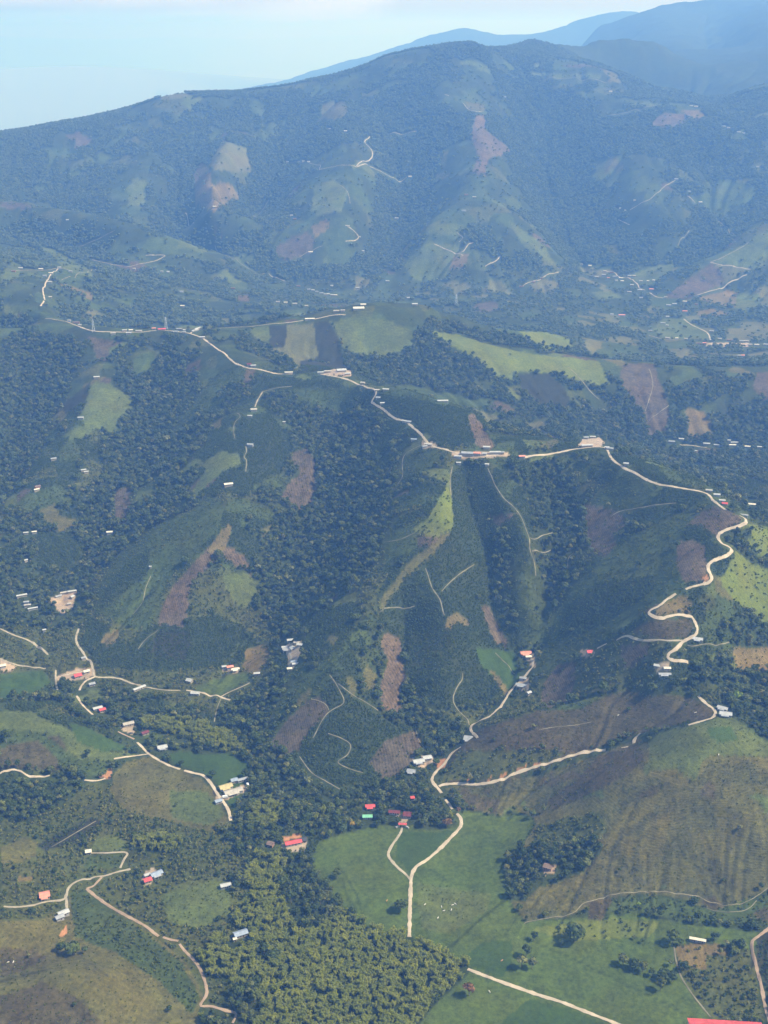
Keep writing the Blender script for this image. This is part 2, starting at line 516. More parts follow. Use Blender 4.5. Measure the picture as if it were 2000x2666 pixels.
# ------------------------------------------------------------------ land cover
# class: colour, mottle, contour trails, planted rows, trees per m2, bushes per m2
CLS = {
    'F': ((0.036, 0.056, 0.024), 0.5, 0.0, 0.0, 0.0360, 0.006),     # woodland
    'f': ((0.040, 0.060, 0.026), 0.5, 0.0, 0.0, 0.0170, 0.014),     # open woodland
    'S': ((0.062, 0.080, 0.028), 0.7, 0.0, 0.0, 0.0062, 0.0280),    # scrub
    'C': ((0.034, 0.052, 0.022), 0.6, 0.0, 0.15, 0.0010, 0.1000),   # coffee
    'K': ((0.030, 0.036, 0.024), 0.5, 0.0, 0.3, 0.0004, 0.0500),    # dark young planting
    'G': ((0.080, 0.112, 0.040), 0.55, 0.15, 0.0, 0.0003, 0.0120),   # rough grass
    'g': ((0.050, 0.078, 0.028), 0.6, 0.1, 0.0, 0.0006, 0.0300),    # green hillside
    'P': ((0.066, 0.106, 0.026), 0.55, 0.0, 0.0, 0.0, 0.0060),      # pasture
    'p': ((0.042, 0.082, 0.022), 0.35, 0.0, 0.0, 0.0, 0.0060),      # lush darker pasture
    'L': ((0.110, 0.148, 0.036), 0.4, 0.1, 0.0, 0.0002, 0.0070),    # bright fern green
    'O': ((0.092, 0.096, 0.038), 0.6, 0.3, 0.0, 0.0002, 0.0100),    # olive grass
    'D': ((0.070, 0.078, 0.036), 0.75, 0.3, 0.0, 0.0005, 0.0260),    # dry trampled hillside
    'd': ((0.066, 0.062, 0.038), 0.7, 0.25, 0.0, 0.0010, 0.0220),    # dry dark hillside
    'B': ((0.100, 0.084, 0.070), 0.8, 0.0, 0.5, 0.0001, 0.0020),    # cleared red-brown soil
    'b': ((0.078, 0.070, 0.060), 0.8, 0.0, 0.6, 0.0004, 0.0060),    # brown planted rows
    'Y': ((0.135, 0.118, 0.060), 0.5, 0.0, 0.2, 0.0005, 0.0050),    # dry yellow ground
    'W': ((0.105, 0.118, 0.062), 0.35, 0.0, 0.2, 0.0, 0.0020),      # pale crop
    'E': ((0.330, 0.260, 0.180), 0.3, 0.0, 0.0, 0.0, 0.0),          # bare earth yard
    'o': ((0.340, 0.170, 0.080), 0.3, 0.0, 0.0, 0.0, 0.0),          # orange cut
    'T': ((0.030, 0.048, 0.015), 0.4, 0.0, 0.0, 0.0, 0.0),          # bamboo grove floor
    'V': ((0.050, 0.072, 0.036), 0.4, 0.0, 0.0, 0.0130, 0.0060),    # far valley
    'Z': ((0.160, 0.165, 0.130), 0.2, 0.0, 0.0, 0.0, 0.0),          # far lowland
}
CK = list(CLS)
CI = {k: i for i, k in enumerate(CK)}
# name of the piece of the setting (or None: stays in the terrain sheet), class, outline in photo pixels
PATCH = [
    # broad defaults
    (None, 'S', [(0, 1480), (600, 1480), (720, 1660), (700, 1780), (560, 1860), (420, 1820), (0, 1760)]),
    (None, 'f', [(0, 1480), (250, 1480), (230, 1640), (0, 1630)]),
    (None, 'C', [(230, 1600), (330, 1680), (380, 1640), (560, 1600), (640, 1640), (680, 1690), (600, 1740), (420, 1750), (260, 1740), (210, 1680)]),
    (None, 'S', [(0, 2040), (300, 2040), (420, 2120), (560, 2160), (640, 2240), (640, 2440), (560, 2640), (380, 2500), (0, 2420)]),
    (None, 'F', [(0, 2035), (130, 2032), (230, 2045), (160, 2100), (70, 2140), (0, 2130)]),
    (None, 'S', [(1140, 1850), (1300, 1850), (1400, 1780), (1500, 1720), (1640, 1640), (1720, 1660), (1740, 1700), (1700, 1800), (1560, 1800), (1400, 1850), (1250, 1900)]),
    (None, 'V', [(1200, 700), (2050, 690), (2050, 935), (1560, 935), (1420, 860), (1250, 800), (1100, 770), (700, 800), (640, 740), (900, 720)]),
    (None, 'C', [(1000, 1000), (1200, 1050), (1300, 1100), (1180, 1170), (1080, 1110), (990, 1050)]),
    (None, 'g', [(900, 1090), (940, 1010), (820, 990), (680, 985), (700, 1010)]),
    # foreground valley
    ('pasture', 'P', [(805, 2240), (835, 2190), (905, 2168), (1000, 2150), (1060, 2150), (1130, 2165), (1190, 2150), (1210, 2108), (1290, 2128), (1350, 2118), (1385, 2125), (1392, 2145), (1340, 2225),
                      (1312, 2270), (1325, 2340), (1290, 2370), (1230, 2420), (1150, 2475), (1070, 2440), (1000, 2430), (940, 2400), (890, 2360), (850, 2310)]),
    ('meadow', 'P', [(1150, 2475), (1230, 2420), (1325, 2340), (1365, 2402), (1480, 2392), (1560, 2386), (1660, 2380), (1780, 2406), (1900, 2416), (1985, 2430), (1960, 2470), (1850, 2455), (1765, 2455),
                     (1755, 2500), (1800, 2590), (1850, 2655), (1800, 2720), (1300, 2800), (1050, 2800), (1080, 2680), (1180, 2570), (1230, 2525), (1215, 2510)]),
    (None, 'p', [(1200, 2500), (1260, 2450), (1330, 2450), (1335, 2500), (1310, 2545), (1240, 2525)]),
    (None, 'p', [(1380, 2600), (1480, 2625), (1560, 2660), (1640, 2700), (1300, 2750), (1300, 2670)]),
    (None, 'p', [(1040, 2165), (1130, 2170), (1185, 2160), (1110, 2235), (1070, 2275), (1030, 2235)]),
    (None, 'G', [(1090, 2300), (1180, 2310), (1280, 2330), (1270, 2370), (1170, 2430), (1100, 2420), (1085, 2360)]),
    (None, 'L', [(1380, 2420), (1560, 2390), (1720, 2400), (1690, 2440), (1500, 2450)]),
    (None, 'T', [(1000, 2430), (1070, 2440), (1150, 2475), (1215, 2510), (1230, 2525), (1180, 2570), (1110, 2640), (1080, 2680), (1060, 2800), (640, 2800), (660, 2680), (690, 2640), (670, 2600), (700, 2550),
                 (740, 2530), (690, 2480), (640, 2440), (600, 2400), (650, 2350), (640, 2290), (660, 2230), (730, 2220), (745, 2260), (740, 2300), (720, 2330), (740, 2360), (770, 2400), (780, 2440), (840, 2420), (900, 2380), (940, 2400)]),
    (None, 'F', [(745, 2250), (790, 2290), (880, 2375), (885, 2395), (830, 2425), (780, 2440), (750, 2370), (720, 2320)]),
    (None, 'T', [(500, 2500), (560, 2450), (620, 2450), (690, 2500), (735, 2530), (690, 2560), (600, 2570), (540, 2540)]),
    (None, 'T', [(650, 2110), (700, 2090), (745, 2110), (740, 2150), (690, 2165), (655, 2150)]),
    (None, 'T', [(330, 2200), (400, 2180), (470, 2185), (485, 2205), (440, 2225), (350, 2215)]),
    (None, 'T', [(370, 1880), (430, 1870), (520, 1885), (600, 1910), (640, 1960), (620, 1985), (540, 1940), (450, 1915), (380, 1900)]),
    (None, 'F', [(560, 1820), (700, 1960), (800, 2020), (900, 2060), (1060, 2060), (1130, 2060), (1190, 2130), (1120, 2145), (1000, 2145), (830, 2175), (700, 2200), (600, 2170), (610, 2100), (650, 2080), (660, 2000), (600, 1900)]),
    (None, 'T', [(650, 2110), (700, 2085), (745, 2110), (740, 2150), (690, 2165), (655, 2150)]),
    ('hillside', 'D', [(1150, 2050), (1400, 2022), (1570, 1962), (1660, 1922), (1690, 1935), (1690, 1990), (1790, 2000), (1830, 1960), (2060, 1965), (2060, 2300), (1985, 2320), (1900, 2370), (1850, 2368),
                       (1730, 2325), (1640, 2330), (1560, 2345), (1480, 2385), (1370, 2400), (1330, 2340), (1318, 2270), (1345, 2225), (1396, 2145), (1385, 2121), (1350, 2114), (1290, 2124), (1215, 2104), (1190, 2065)]),
    (None, 'd', [(1200, 2065), (1300, 2080), (1290, 2120), (1220, 2105)]),
    (None, 'd', [(1560, 1968), (1660, 1935), (1680, 1975), (1640, 2010), (1560, 2060), (1440, 2110), (1420, 2090), (1500, 2030)]),
    (None, 'O', [(1560, 2160), (1650, 2090), (1720, 2060), (1700, 2110), (1620, 2180), (1540, 2230)]),
    (None, 'O', [(1850, 2080), (1980, 2100), (2060, 2200), (2000, 2290), (1900, 2240), (1870, 2160)]),
    (None, 'S', [(1400, 2150), (1560, 2110), (1580, 2170), (1500, 2200), (1380, 2215)]),
    (None, 'g', [(1700, 2330), (1860, 2370), (1990, 2330), (2060, 2340), (2060, 2400), (1900, 2412), (1780, 2402), (1660, 2376), (1560, 2384), (1560, 2350)]),
    (None, 'd', [(1960, 2375), (2060, 2340), (2060, 2400), (1970, 2400)]),
    (None, 'd', [(1530, 2340), (1600, 2340), (1570, 2395), (1530, 2390)]),
    ('hilltop', 'G', [(1690, 1935), (1720, 1905), (1790, 1892), (1860, 1874), (1920, 1876), (1970, 1920), (2060, 1955), (2060, 1972), (1940, 1967), (1860, 1965), (1832, 1978), (1815, 2022), (1800, 2032), (1780, 2000), (1690, 1990)]),
    (None, 'p', [(1840, 1890), (1900, 1890), (1925, 1925), (1870, 1935), (1845, 1915)]),
    ('hillside', 'd', [(1150, 2040), (1180, 1962), (1250, 1897), (1404, 1849), (1500, 1846), (1578, 1816), (1635, 1794), (1700, 1812), (1800, 1812), (1858, 1850), (1848, 1868), (1780, 1886), (1660, 1912), (1560, 1947), (1400, 2000), (1330, 2030), (1250, 2036)]),
    (None, 'S', [(1150, 2035), (1190, 1960), (1290, 1950), (1480, 1955), (1420, 1990), (1330, 2025), (1240, 2033)]),
    (None, 'F', [(1305, 2250), (1340, 2215), (1400, 2208), (1500, 2203), (1560, 2190), (1572, 2210), (1520, 2270), (1450, 2300), (1400, 2312), (1370, 2345), (1330, 2345), (1320, 2300)]),
    (None, 'Y', [(1757, 2465), (1800, 2455), (1870, 2460), (1900, 2480), (1898, 2492), (1840, 2487), (1835, 2525), (1800, 2520), (1770, 2505)]),
    (None, 'S', [(1757, 2500), (1770, 2505), (1835, 2525), (1840, 2490), (1900, 2492), (1960, 2468), (1975, 2600), (1990, 2660), (1850, 2655), (1800, 2590)]),
    (None, 'K', [(1968, 2442), (2060, 2370), (2060, 2640), (1992, 2560), (1972, 2500)]),
    # left foreground
    ('meadow', 'O', [(300, 2010), (330, 1985), (390, 1968), (450, 1998), (520, 2024), (556, 2060), (578, 2100), (595, 2140), (540, 2165), (480, 2150), (400, 2130), (330, 2115), (285, 2060)]),
    (None, 'G', [(440, 2060), (540, 2060), (585, 2120), (540, 2150), (450, 2130)]),
    ('pasture', 'p', [(420, 1965), (470, 1955), (530, 1965), (600, 1960), (652, 1995), (640, 2025), (610, 2110), (590, 2085), (560, 2030), (530, 2012), (460, 1990)]),
    ('meadow', 'P', [(502, 1790), (560, 1768), (640, 1752), (652, 1768), (600, 1798), (575, 1812), (520, 1803)]),
    ('hillside', 'G', [(0, 1852), (80, 1852), (110, 1870), (170, 1890), (220, 1930), (300, 1960), (350, 1952), (350, 1966), (270, 1985), (200, 1970), (100, 1905), (0, 1905), (-60, 1880)]),
    (None, 'p', [(180, 1882), (240, 1900), (320, 1940), (352, 1948), (270, 1958), (200, 1930)]),
    (None, 'd', [(50, 1930), (150, 1912), (185, 1970), (150, 2008), (60, 2000), (0, 2000), (0, 1950)]),
    (None, 'g', [(0, 1905), (100, 1905), (200, 1972), (280, 1988), (290, 2020), (180, 2020), (160, 1990), (100, 1925), (0, 1935)]),
    (None, 'p', [(0, 1755), (110, 1745), (140, 1780), (90, 1815), (0, 1820)]),
    (None, 'K', [(95, 2200), (170, 2160), (240, 2132), (270, 2137), (230, 2178), (180, 2202), (120, 2216)]),
    (None, 'G', [(250, 2180), (300, 2175), (330, 2200), (325, 2218), (240, 2213)]),
    (None, 'g', [(235, 2226), (325, 2224), (312, 2258), (250, 2266), (215, 2260)]),
    (None, 'O', [(0, 2210), (60, 2180), (100, 2190), (90, 2230), (30, 2250), (0, 2250)]),
    (None, 'Y', [(45, 2285), (85, 2285), (85, 2297), (45, 2297)]),
    ('hillside', 'O', [(-60, 2395), (100, 2400), (140, 2372), (170, 2390), (178, 2330), (228, 2320), (270, 2348), (330, 2392), (400, 2442), (440, 2462), (470, 2492), (500, 2530), (530, 2600), (515, 2640), (540, 2720), (480, 2900), (-80, 2900)]),
    (None, 'g', [(180, 2320), (228, 2322), (270, 2350), (400, 2445), (470, 2500), (520, 2600), (500, 2640), (420, 2560), (300, 2480), (200, 2440), (190, 2380)]),
    (None, 'd', [(-80, 2620), (60, 2575), (110, 2552), (200, 2600), (260, 2650), (300, 2720), (300, 2900), (-80, 2900)]),
    (None, 'd', [(0, 2470), (80, 2470), (120, 2490), (60, 2530), (0, 2545)]),
    (None, 'G', [(420, 2330), (560, 2290), (600, 2310), (600, 2380), (520, 2420), (440, 2400)]),
    # centre spurs
    ('hillside', 'C', [(855, 1750), (900, 1800), (960, 1850), (1000, 1880), (1090, 1900), (1100, 1950), (1080, 1980), (1040, 2030), (960, 2040), (870, 2050), (800, 2000), (780, 1960), (700, 1945), (745, 1880), (800, 1825)]),
    (None, 'g', [(700, 1945), (720, 1900), (800, 1820), (858, 1745), (862, 1765), (830, 1815), (760, 1870), (720, 1930)]),
    (None, 'b', [(702, 1940), (740, 1885), (800, 1825), (830, 1815), (857, 1840), (850, 1865), (810, 1900), (780, 1955), (740, 1962)]),
    (None, 'b', [(1000, 1930), (1080, 1902), (1100, 1930), (1085, 1970), (1040, 2020), (1000, 2030), (960, 1990)]),
    ('cleared_field', 'B', [(1000, 1650), (1025, 1645), (1045, 1670), (1050, 1730), (1058, 1770), (1040, 1810), (1050, 1860), (1000, 1850), (985, 1790), (1010, 1720), (990, 1680)]),
    ('coffee_slope', 'C', [(1180, 1370), (1170, 1250), (1195, 1215), (1262, 1215), (1320, 1310), (1380, 1420), (1400, 1500), (1395, 1600), (1355, 1700), (1320, 1800), (1270, 1840), (1140, 1850), (1062, 1800), (1062, 1730), (1045, 1660),
                           (1000, 1640), (985, 1600), (1010, 1570), (1060, 1490), (1120, 1430)]),
    (None, 'F', [(1290, 1380), (1330, 1400), (1340, 1480), (1330, 1560), (1345, 1660), (1310, 1640), (1290, 1560), (1285, 1460)]),
    (None, 'g', [(1340, 1440), (1400, 1480), (1440, 1580), (1420, 1680), (1360, 1690), (1345, 1560)]),
    ('hillside', 'L', [(1075, 1382), (1120, 1342), (1150, 1290), (1166, 1262), (1178, 1300), (1181, 1375), (1130, 1402)]),
    (None, 'O', [(1160, 1388), (1178, 1386), (1120, 1452), (1055, 1512), (1012, 1562), (1005, 1582), (985, 1600), (1000, 1545), (1060, 1470)]),
    (None, 'g', [(985, 1600), (930, 1668), (862, 1738), (780, 1815), (700, 1900), (740, 1800), (820, 1740), (900, 1670), (960, 1600)]),
    ('cleared_field', 'B', [(1252, 1580), (1275, 1578), (1300, 1640), (1322, 1675), (1318, 1690), (1285, 1670), (1270, 1630)]),
    (None, 'Y', [(1165, 1610), (1190, 1595), (1220, 1615), (1222, 1635), (1195, 1622), (1165, 1642), (1158, 1635)]),
    (None, 'p', [(1240, 1690), (1300, 1690), (1340, 1700), (1355, 1755), (1325, 1800), (1290, 1770), (1250, 1730)]),
    (None, 'Y', [(1275, 1745), (1285, 1745), (1325, 1800), (1315, 1812), (1295, 1780)]),
    (None, 'b', [(1275, 1345), (1350, 1335), (1300, 1378)]),
    ('hillside', 'g', [(1850, 1285), (1790, 1330), (1650, 1395), (1560, 1470), (1480, 1540), (1440, 1600), (1420, 1680), (1400, 1720), (1380, 1770), (1480, 1725), (1560, 1680), (1620, 1622), (1760, 1545), (1770, 1500), (1760, 1420), (1790, 1370)]),
    (None, 'C', [(1560, 1520), (1700, 1500), (1700, 1540), (1580, 1620), (1500, 1660), (1450, 1650), (1480, 1580)]),
    ('cleared_field', 'B', [(1765, 1410), (1800, 1405), (1835, 1425), (1840, 1490), (1850, 1505), (1810, 1520), (1775, 1510), (1760, 1460)]),
    ('cleared_field', 'b', [(1780, 1370), (1830, 1330), (1860, 1318), (1900, 1330), (1935, 1350), (1920, 1365), (1870, 1385), (1870, 1400), (1830, 1370)]),
    ('cleared_field', 'b', [(1520, 1310), (1560, 1320), (1600, 1330), (1630, 1350), (1625, 1370), (1600, 1390), (1605, 1420), (1580, 1450), (1540, 1440), (1525, 1380)]),
    ('hillside', 'g', [(1620, 1228), (1700, 1257), (1730, 1267), (1700, 1300), (1640, 1330), (1560, 1318), (1530, 1305), (1580, 1270)]),
    (None, 'C', [(1730, 1268), (1850, 1286), (1790, 1330), (1660, 1385), (1640, 1340), (1700, 1300)]),
    ('hillside', 'L', [(1880, 1505), (1915, 1440), (1910, 1425), (1880, 1400), (1950, 1362), (2060, 1400), (2060, 1660), (1990, 1625), (1930, 1580), (1880, 1530)]),
    (None, 'F', [(1880, 1395), (1950, 1368), (1960, 1400), (1930, 1420), (1985, 1450), (2060, 1470), (2060, 1500), (1960, 1470), (1915, 1430)]),
    (None, 'Y', [(1700, 1598), (1735, 1568), (1780, 1548), (1800, 1570), (1800, 1598), (1760, 1597), (1710, 1603)]),
    (None, 'd', [(1640, 1645), (1700, 1612), (1800, 1613), (1810, 1640), (1785, 1662), (1700, 1662)]),
    (None, 'b', [(1615, 1680), (1690, 1676), (1690, 1700), (1650, 1740), (1625, 1735)]),
    (None, 'b', [(1405, 1840), (1412, 1780), (1450, 1732), (1500, 1722), (1495, 1790), (1480, 1830), (1430, 1842)]),
    (None, 'Y', [(1905, 1685), (2060, 1690), (2060, 1745), (1920, 1748)]),
    # left spurs
    ('cleared_field', 'B', [(490, 1480), (540, 1430), (575, 1400), (590, 1410), (570, 1450), (540, 1480), (500, 1510), (490, 1560), (490, 1590), (478, 1640), (430, 1625), (412, 1635), (415, 1600), (435, 1550), (450, 1530)]),
    ('hillside', 'Y', [(595, 1363), (605, 1375), (600, 1400), (578, 1440), (540, 1436), (575, 1382)]),
    (None, 'B', [(575, 1430), (600, 1425), (640, 1450), (655, 1480), (620, 1475), (590, 1460)]),
    ('hillside', 'G', [(580, 1500), (640, 1490), (675, 1520), (670, 1550), (630, 1585), (610, 1570), (590, 1530)]),
    ('hillside', 'g', [(545, 1292), (500, 1332), (440, 1352), (370, 1395), (300, 1455), (270, 1502), (240, 1582), (300, 1622), (380, 1642), (415, 1590), (440, 1510), (530, 1420), (580, 1365), (582, 1310)]),
    (None, 'C', [(330, 1470), (390, 1430), (385, 1500), (300, 1560), (260, 1590), (270, 1540)]),
    (None, 'K', [(420, 1640), (490, 1642), (500, 1680), (480, 1722), (380, 1702), (400, 1662)]),
    (None, 'Y', [(640, 1690), (690, 1680), (705, 1710), (670, 1760), (630, 1740)]),
    (None, 'Y', [(270, 1655), (310, 1640), (310, 1665), (285, 1680), (265, 1680)]),
    ('cleared_field', 'b', [(755, 1180), (800, 1165), (825, 1200), (820, 1240), (825, 1270), (810, 1320), (765, 1330), (730, 1290), (760, 1250), (785, 1230), (760, 1200)]),
    ('cleared_field', 'b', [(290, 1270), (340, 1268), (345, 1290), (335, 1330), (330, 1370), (300, 1360), (300, 1300)]),
    ('hillside', 'G', [(235, 1010), (250, 992), (290, 1000), (350, 1040), (345, 1070), (315, 1100), (300, 1130), (230, 1120), (205, 1090), (225, 1050)]),
    (None, 'K', [(160, 1055), (235, 995), (222, 1050), (205, 1080), (170, 1075)]),
    (None, 'g', [(590, 972), (602, 990), (560, 1050), (500, 1100), (455, 1150), (445, 1130), (490, 1070), (540, 1000)]),
    (None, 'G', [(560, 1190), (625, 1180), (625, 1210), (580, 1230), (540, 1260), (510, 1300), (500, 1280), (540, 1220)]),
    (None, 'C', [(640, 1090), (700, 1080), (760, 1140), (760, 1180), (730, 1240), (640, 1240), (620, 1180), (640, 1150)]),
    (None, 'O', [(100, 1330), (140, 1310), (160, 1345), (205, 1355), (200, 1375), (150, 1385), (120, 1360)]),
    (None, 'C', [(90, 1390), (180, 1390), (230, 1430), (200, 1500), (110, 1480)]),
    (None, 'b', [(228, 875), (285, 885), (330, 890), (285, 905), (280, 940), (255, 940), (240, 900)]),
    (None, 'g', [(350, 930), (400, 915), (405, 960), (370, 980), (345, 960)]),
    (None, 'C', [(690, 985), (760, 985), (900, 1000), (880, 1010), (740, 1015), (690, 1030), (660, 1020)]),
    ('cleared_field', 'B', [(640, 962), (664, 962), (662, 985), (645, 1005), (632, 1010)]),
    # knoll fields
    ('crop_field', 'W', [(748, 845), (818, 840), (822, 900), (832, 930), (790, 940), (775, 962), (760, 945), (710, 915), (705, 907), (742, 905)]),
    ('crop_field', 'K', [(700, 847), (748, 845), (742, 905), (705, 905)]),
    ('crop_field', 'K', [(820, 840), (858, 838), (880, 880), (895, 950), (900, 962), (780, 970), (782, 940), (832, 930), (822, 900)]),
    ('crop_field', 'G', [(650, 855), (700, 848), (705, 887), (670, 890)]),
    ('hillside', 'G', [(857, 838), (940, 822), (1000, 830), (1070, 860), (1082, 900), (1040, 930), (960, 930), (895, 922), (880, 872)]),
    ('hillside', 'L', [(1120, 862), (1200, 874), (1300, 904), (1380, 922), (1500, 932), (1560, 942), (1590, 1000), (1560, 1010), (1440, 972), (1340, 967), (1330, 990), (1290, 980), (1260, 950), (1200, 912), (1140, 882)]),
    (None, 'L', [(1350, 862), (1430, 865), (1480, 882), (1490, 905), (1430, 910), (1380, 886)]),
    (None, 'K', [(1345, 972), (1430, 974), (1470, 1010), (1490, 1060), (1420, 1060), (1360, 1020)]),
    ('cleared_field', 'b', [(1625, 945), (1705, 947), (1715, 990), (1735, 1030), (1745, 1080), (1730, 1130), (1690, 1140), (1680, 1090), (1640, 1030), (1610, 990)]),
    (None, 'Y', [(1785, 1065), (1830, 1070), (1850, 1100), (1858, 1140), (1790, 1140), (1790, 1090)]),
    (None, 'b', [(1970, 970), (2060, 960), (2060, 1050), (1990, 1045), (1960, 1010)]),
    (None, 'g', [(1000, 1002), (1080, 1008), (1200, 1032), (1260, 1062), (1280, 1090), (1230, 1072), (1150, 1052), (1000, 1030)]),
    (None, 'W', [(1225, 1062), (1300, 1087), (1310, 1110), (1280, 1112)]),
    ('cleared_field', 'B', [(1215, 1080), (1235, 1077), (1290, 1160), (1270, 1175), (1240, 1160)]),
    (None, 'O', [(1370, 1105), (1410, 1095), (1430, 1115), (1400, 1125)]),
    (None, 'g', [(1055, 1190), (1150, 1180), (1130, 1220), (1080, 1240), (1050, 1240)]),
    (None, 'O', [(1405, 1160), (1450, 1140), (1460, 1150), (1430, 1170)]),
    # far valley
    ('cleared_field', 'b', [(1730, 772), (1850, 687), (1885, 702), (1895, 735), (1810, 770), (1790, 780), (1740, 777)]),
    ('crop_field', 'W', [(1860, 687), (1950, 702), (1892, 735)]),
    ('crop_field', 'Y', [(1815, 775), (1900, 755), (1930, 765), (1920, 800), (1850, 790)]),
    ('crop_field', 'G', [(1920, 765), (1980, 765), (1975, 800), (1940, 815), (1915, 800)]),
    ('crop_field', 'G', [(1860, 682), (2060, 560), (2060, 692), (1960, 700)]),
    (None, 'Y', [(1810, 812), (1850, 803), (1900, 815), (1880, 823), (1820, 823)]),
    (None, 'G', [(1640, 715), (1720, 690), (1760, 690), (1740, 715), (1690, 745), (1665, 740)]),
    (None, 'W', [(1370, 745), (1420, 725), (1460, 740), (1440, 765), (1395, 760)]),
    (None, 'G', [(1725, 830), (1780, 830), (1845, 865), (1850, 885), (1720, 880), (1700, 860)]),
    (None, 'E', [(1840, 892), (1950, 893), (1950, 903), (1840, 902)]),
    (None, 'W', [(1895, 855), (2000, 850), (2000, 885), (1890, 885)]),
    (None, 'G', [(1540, 760), (1600, 758), (1620, 775), (1560, 780)]),
    (None, 'W', [(210, 828), (240, 802), (290, 825), (285, 830)]),
    (None, 'B', [(615, 770), (650, 768), (650, 785), (620, 785)]),
    (None, 'W', [(575, 830), (600, 828), (600, 842), (575, 842)]),
    (None, 'G', [(0, 715), (35, 680), (55, 690), (50, 725), (0, 735)]),
    (None, 'G', [(100, 640), (140, 650), (230, 700), (250, 730), (170, 700)]),
    (None, 'Y', [(150, 735), (240, 765), (245, 785), (170, 750)]),
    (None, 'b', [(1240, 790), (1290, 785), (1305, 805), (1260, 815), (1230, 805)]),
    # mountain
    ('cleared_field', 'B', [(1240, 300), (1262, 300), (1265, 340), (1325, 385), (1330, 400), (1270, 412), (1265, 460), (1230, 450), (1245, 405), (1225, 350)]),
    ('hillside', 'Y', [(505, 455), (525, 420), (545, 440), (550, 480), (600, 480), (625, 510), (560, 550), (510, 530)]),
    (None, 'W', [(580, 365), (640, 385), (655, 450), (560, 442), (545, 430)]),
    (None, 'B', [(1695, 322), (1730, 294), (1780, 297), (1790, 320), (1760, 335), (1700, 335)]),
    (None, 'Y', [(1775, 287), (1820, 287), (1840, 310), (1800, 315)]),
    (None, 'G', [(820, 480), (870, 470), (910, 490), (890, 550), (830, 560), (810, 550)]),
    (None, 'Y', [(810, 590), (850, 570), (860, 590), (820, 620)]),
    (None, 'G', [(1350, 190), (1500, 192), (1570, 195), (1560, 205), (1400, 202)]),
    (None, 'O', [(1210, 265), (1260, 270), (1265, 288), (1225, 285)]),
    (None, 'G', [(1050, 690), (1110, 630), (1200, 640), (1230, 690), (1130, 730), (1080, 730)]),
    (None, 'G', [(1320, 570), (1420, 640), (1440, 690), (1370, 650)]),
    (None, 'Y', [(1180, 670), (1220, 660), (1215, 690), (1170, 700)]),
    (None, 'W', [(400, 245), (480, 243), (500, 250), (430, 262)]),
    (None, 'O', [(840, 270), (900, 265), (910, 300), (870, 318), (835, 300)]),
    # bare yards and cuts
    (None, 'E', [(1178, 1176), (1320, 1178), (1330, 1188), (1240, 1196), (1180, 1190)]),
    (None, 'E', [(1500, 1163), (1515, 1145), (1560, 1138), (1575, 1155), (1560, 1164)]),
    (None, 'E', [(1095, 1150), (1130, 1152), (1140, 1166), (1105, 1166)]),
    (None, 'E', [(838, 974), (870, 960), (915, 965), (915, 980), (860, 978)]),
    (None, 'E', [(150, 1760), (205, 1738), (245, 1742), (248, 1760), (200, 1775), (150, 1770)]),
    (None, 'E', [(0, 1715), (45, 1735), (30, 1748), (0, 1748)]),
    (None, 'E', [(126, 1560), (160, 1545), (200, 1540), (190, 1580), (160, 1600)]),
    (None, 'E', [(318, 1888), (350, 1882), (352, 1905), (345, 1915), (315, 1900)]),
    (None, 'E', [(580, 1742), (622, 1735), (622, 1748), (590, 1752)]),
    (None, 'E', [(745, 1680), (785, 1670), (782, 1700), (765, 1740), (750, 1742)]),
    (None, 'o', [(1130, 1980), (1160, 1972), (1166, 1992), (1142, 2002)]),
    (None, 'E', [(1355, 1765), (1378, 1768), (1376, 1800), (1350, 1795)]),
    (None, 'E', [(1360, 1698), (1392, 1700), (1392, 1745), (1375, 1720)]),
    (None, 'E', [(1505, 1695), (1530, 1690), (1550, 1702), (1520, 1712)]),
    (None, 'E', [(1705, 1728), (1745, 1730), (1742, 1752), (1712, 1752)]),
    (None, 'o', [(1212, 2037), (1218, 2027), (1226, 2036)]), (None, 'o', [(1268, 2033), (1276, 2022), (1284, 2032)]),
    (None, 'o', [(1292, 2028), (1318, 2012), (1322, 2018), (1300, 2030)]), (None, 'o', [(1342, 2005), (1370, 1993), (1375, 1998), (1345, 2012)]),
    (None, 'o', [(1390, 1992), (1400, 1984), (1410, 1988), (1400, 1997)]),
    (None, 'o', [(1825, 1508), (1840, 1495), (1848, 1503), (1835, 1515)]),
    (None, 'o', [(260, 2025), (265, 2015), (275, 2020), (285, 2000), (295, 2010), (290, 2028)]),
    (None, 'o', [(735, 2182), (780, 2172), (785, 2180), (740, 2192)]),
    (None, 'E', [(735, 2200), (800, 2185), (795, 2215), (740, 2215)]),
    (None, 'E', [(370, 2290), (380, 2270), (400, 2260), (415, 2270), (395, 2300), (375, 2305)]),
    (None, 'o', [(150, 2436), (172, 2410), (178, 2430), (165, 2440)]),
    (None, 'E', [(1085, 1995), (1100, 1968), (1130, 1965), (1128, 1985), (1110, 2000)]),
    (None, 'E', [(1410, 2262), (1425, 2250), (1448, 2256), (1442, 2275), (1420, 2278)]),
    (None, 'E', [(560, 2075), (640, 2040), (650, 2055), (590, 2085), (570, 2085)]),
    (None, 'E', [(1030, 2120), (1065, 2115), (1060, 2140), (1040, 2140)]),
]


def in_poly(px, py, poly):
    inside = np.zeros(px.shape, bool)
    n = len(poly)
    for i in range(n):
        x0, y0 = poly[i]
        x1, y1 = poly[(i + 1) % n]
        if y0 == y1:
            continue
        c = ((y0 > py) != (y1 > py)) & (px < (x1 - x0) * (py - y0) / (y1 - y0) + x0)
        inside ^= c
    return inside


cover = np.full((NR, NA), CI['F'], np.int16)
patch_id = np.zeros((NR, NA), np.int16)
vis = HID < 6.0
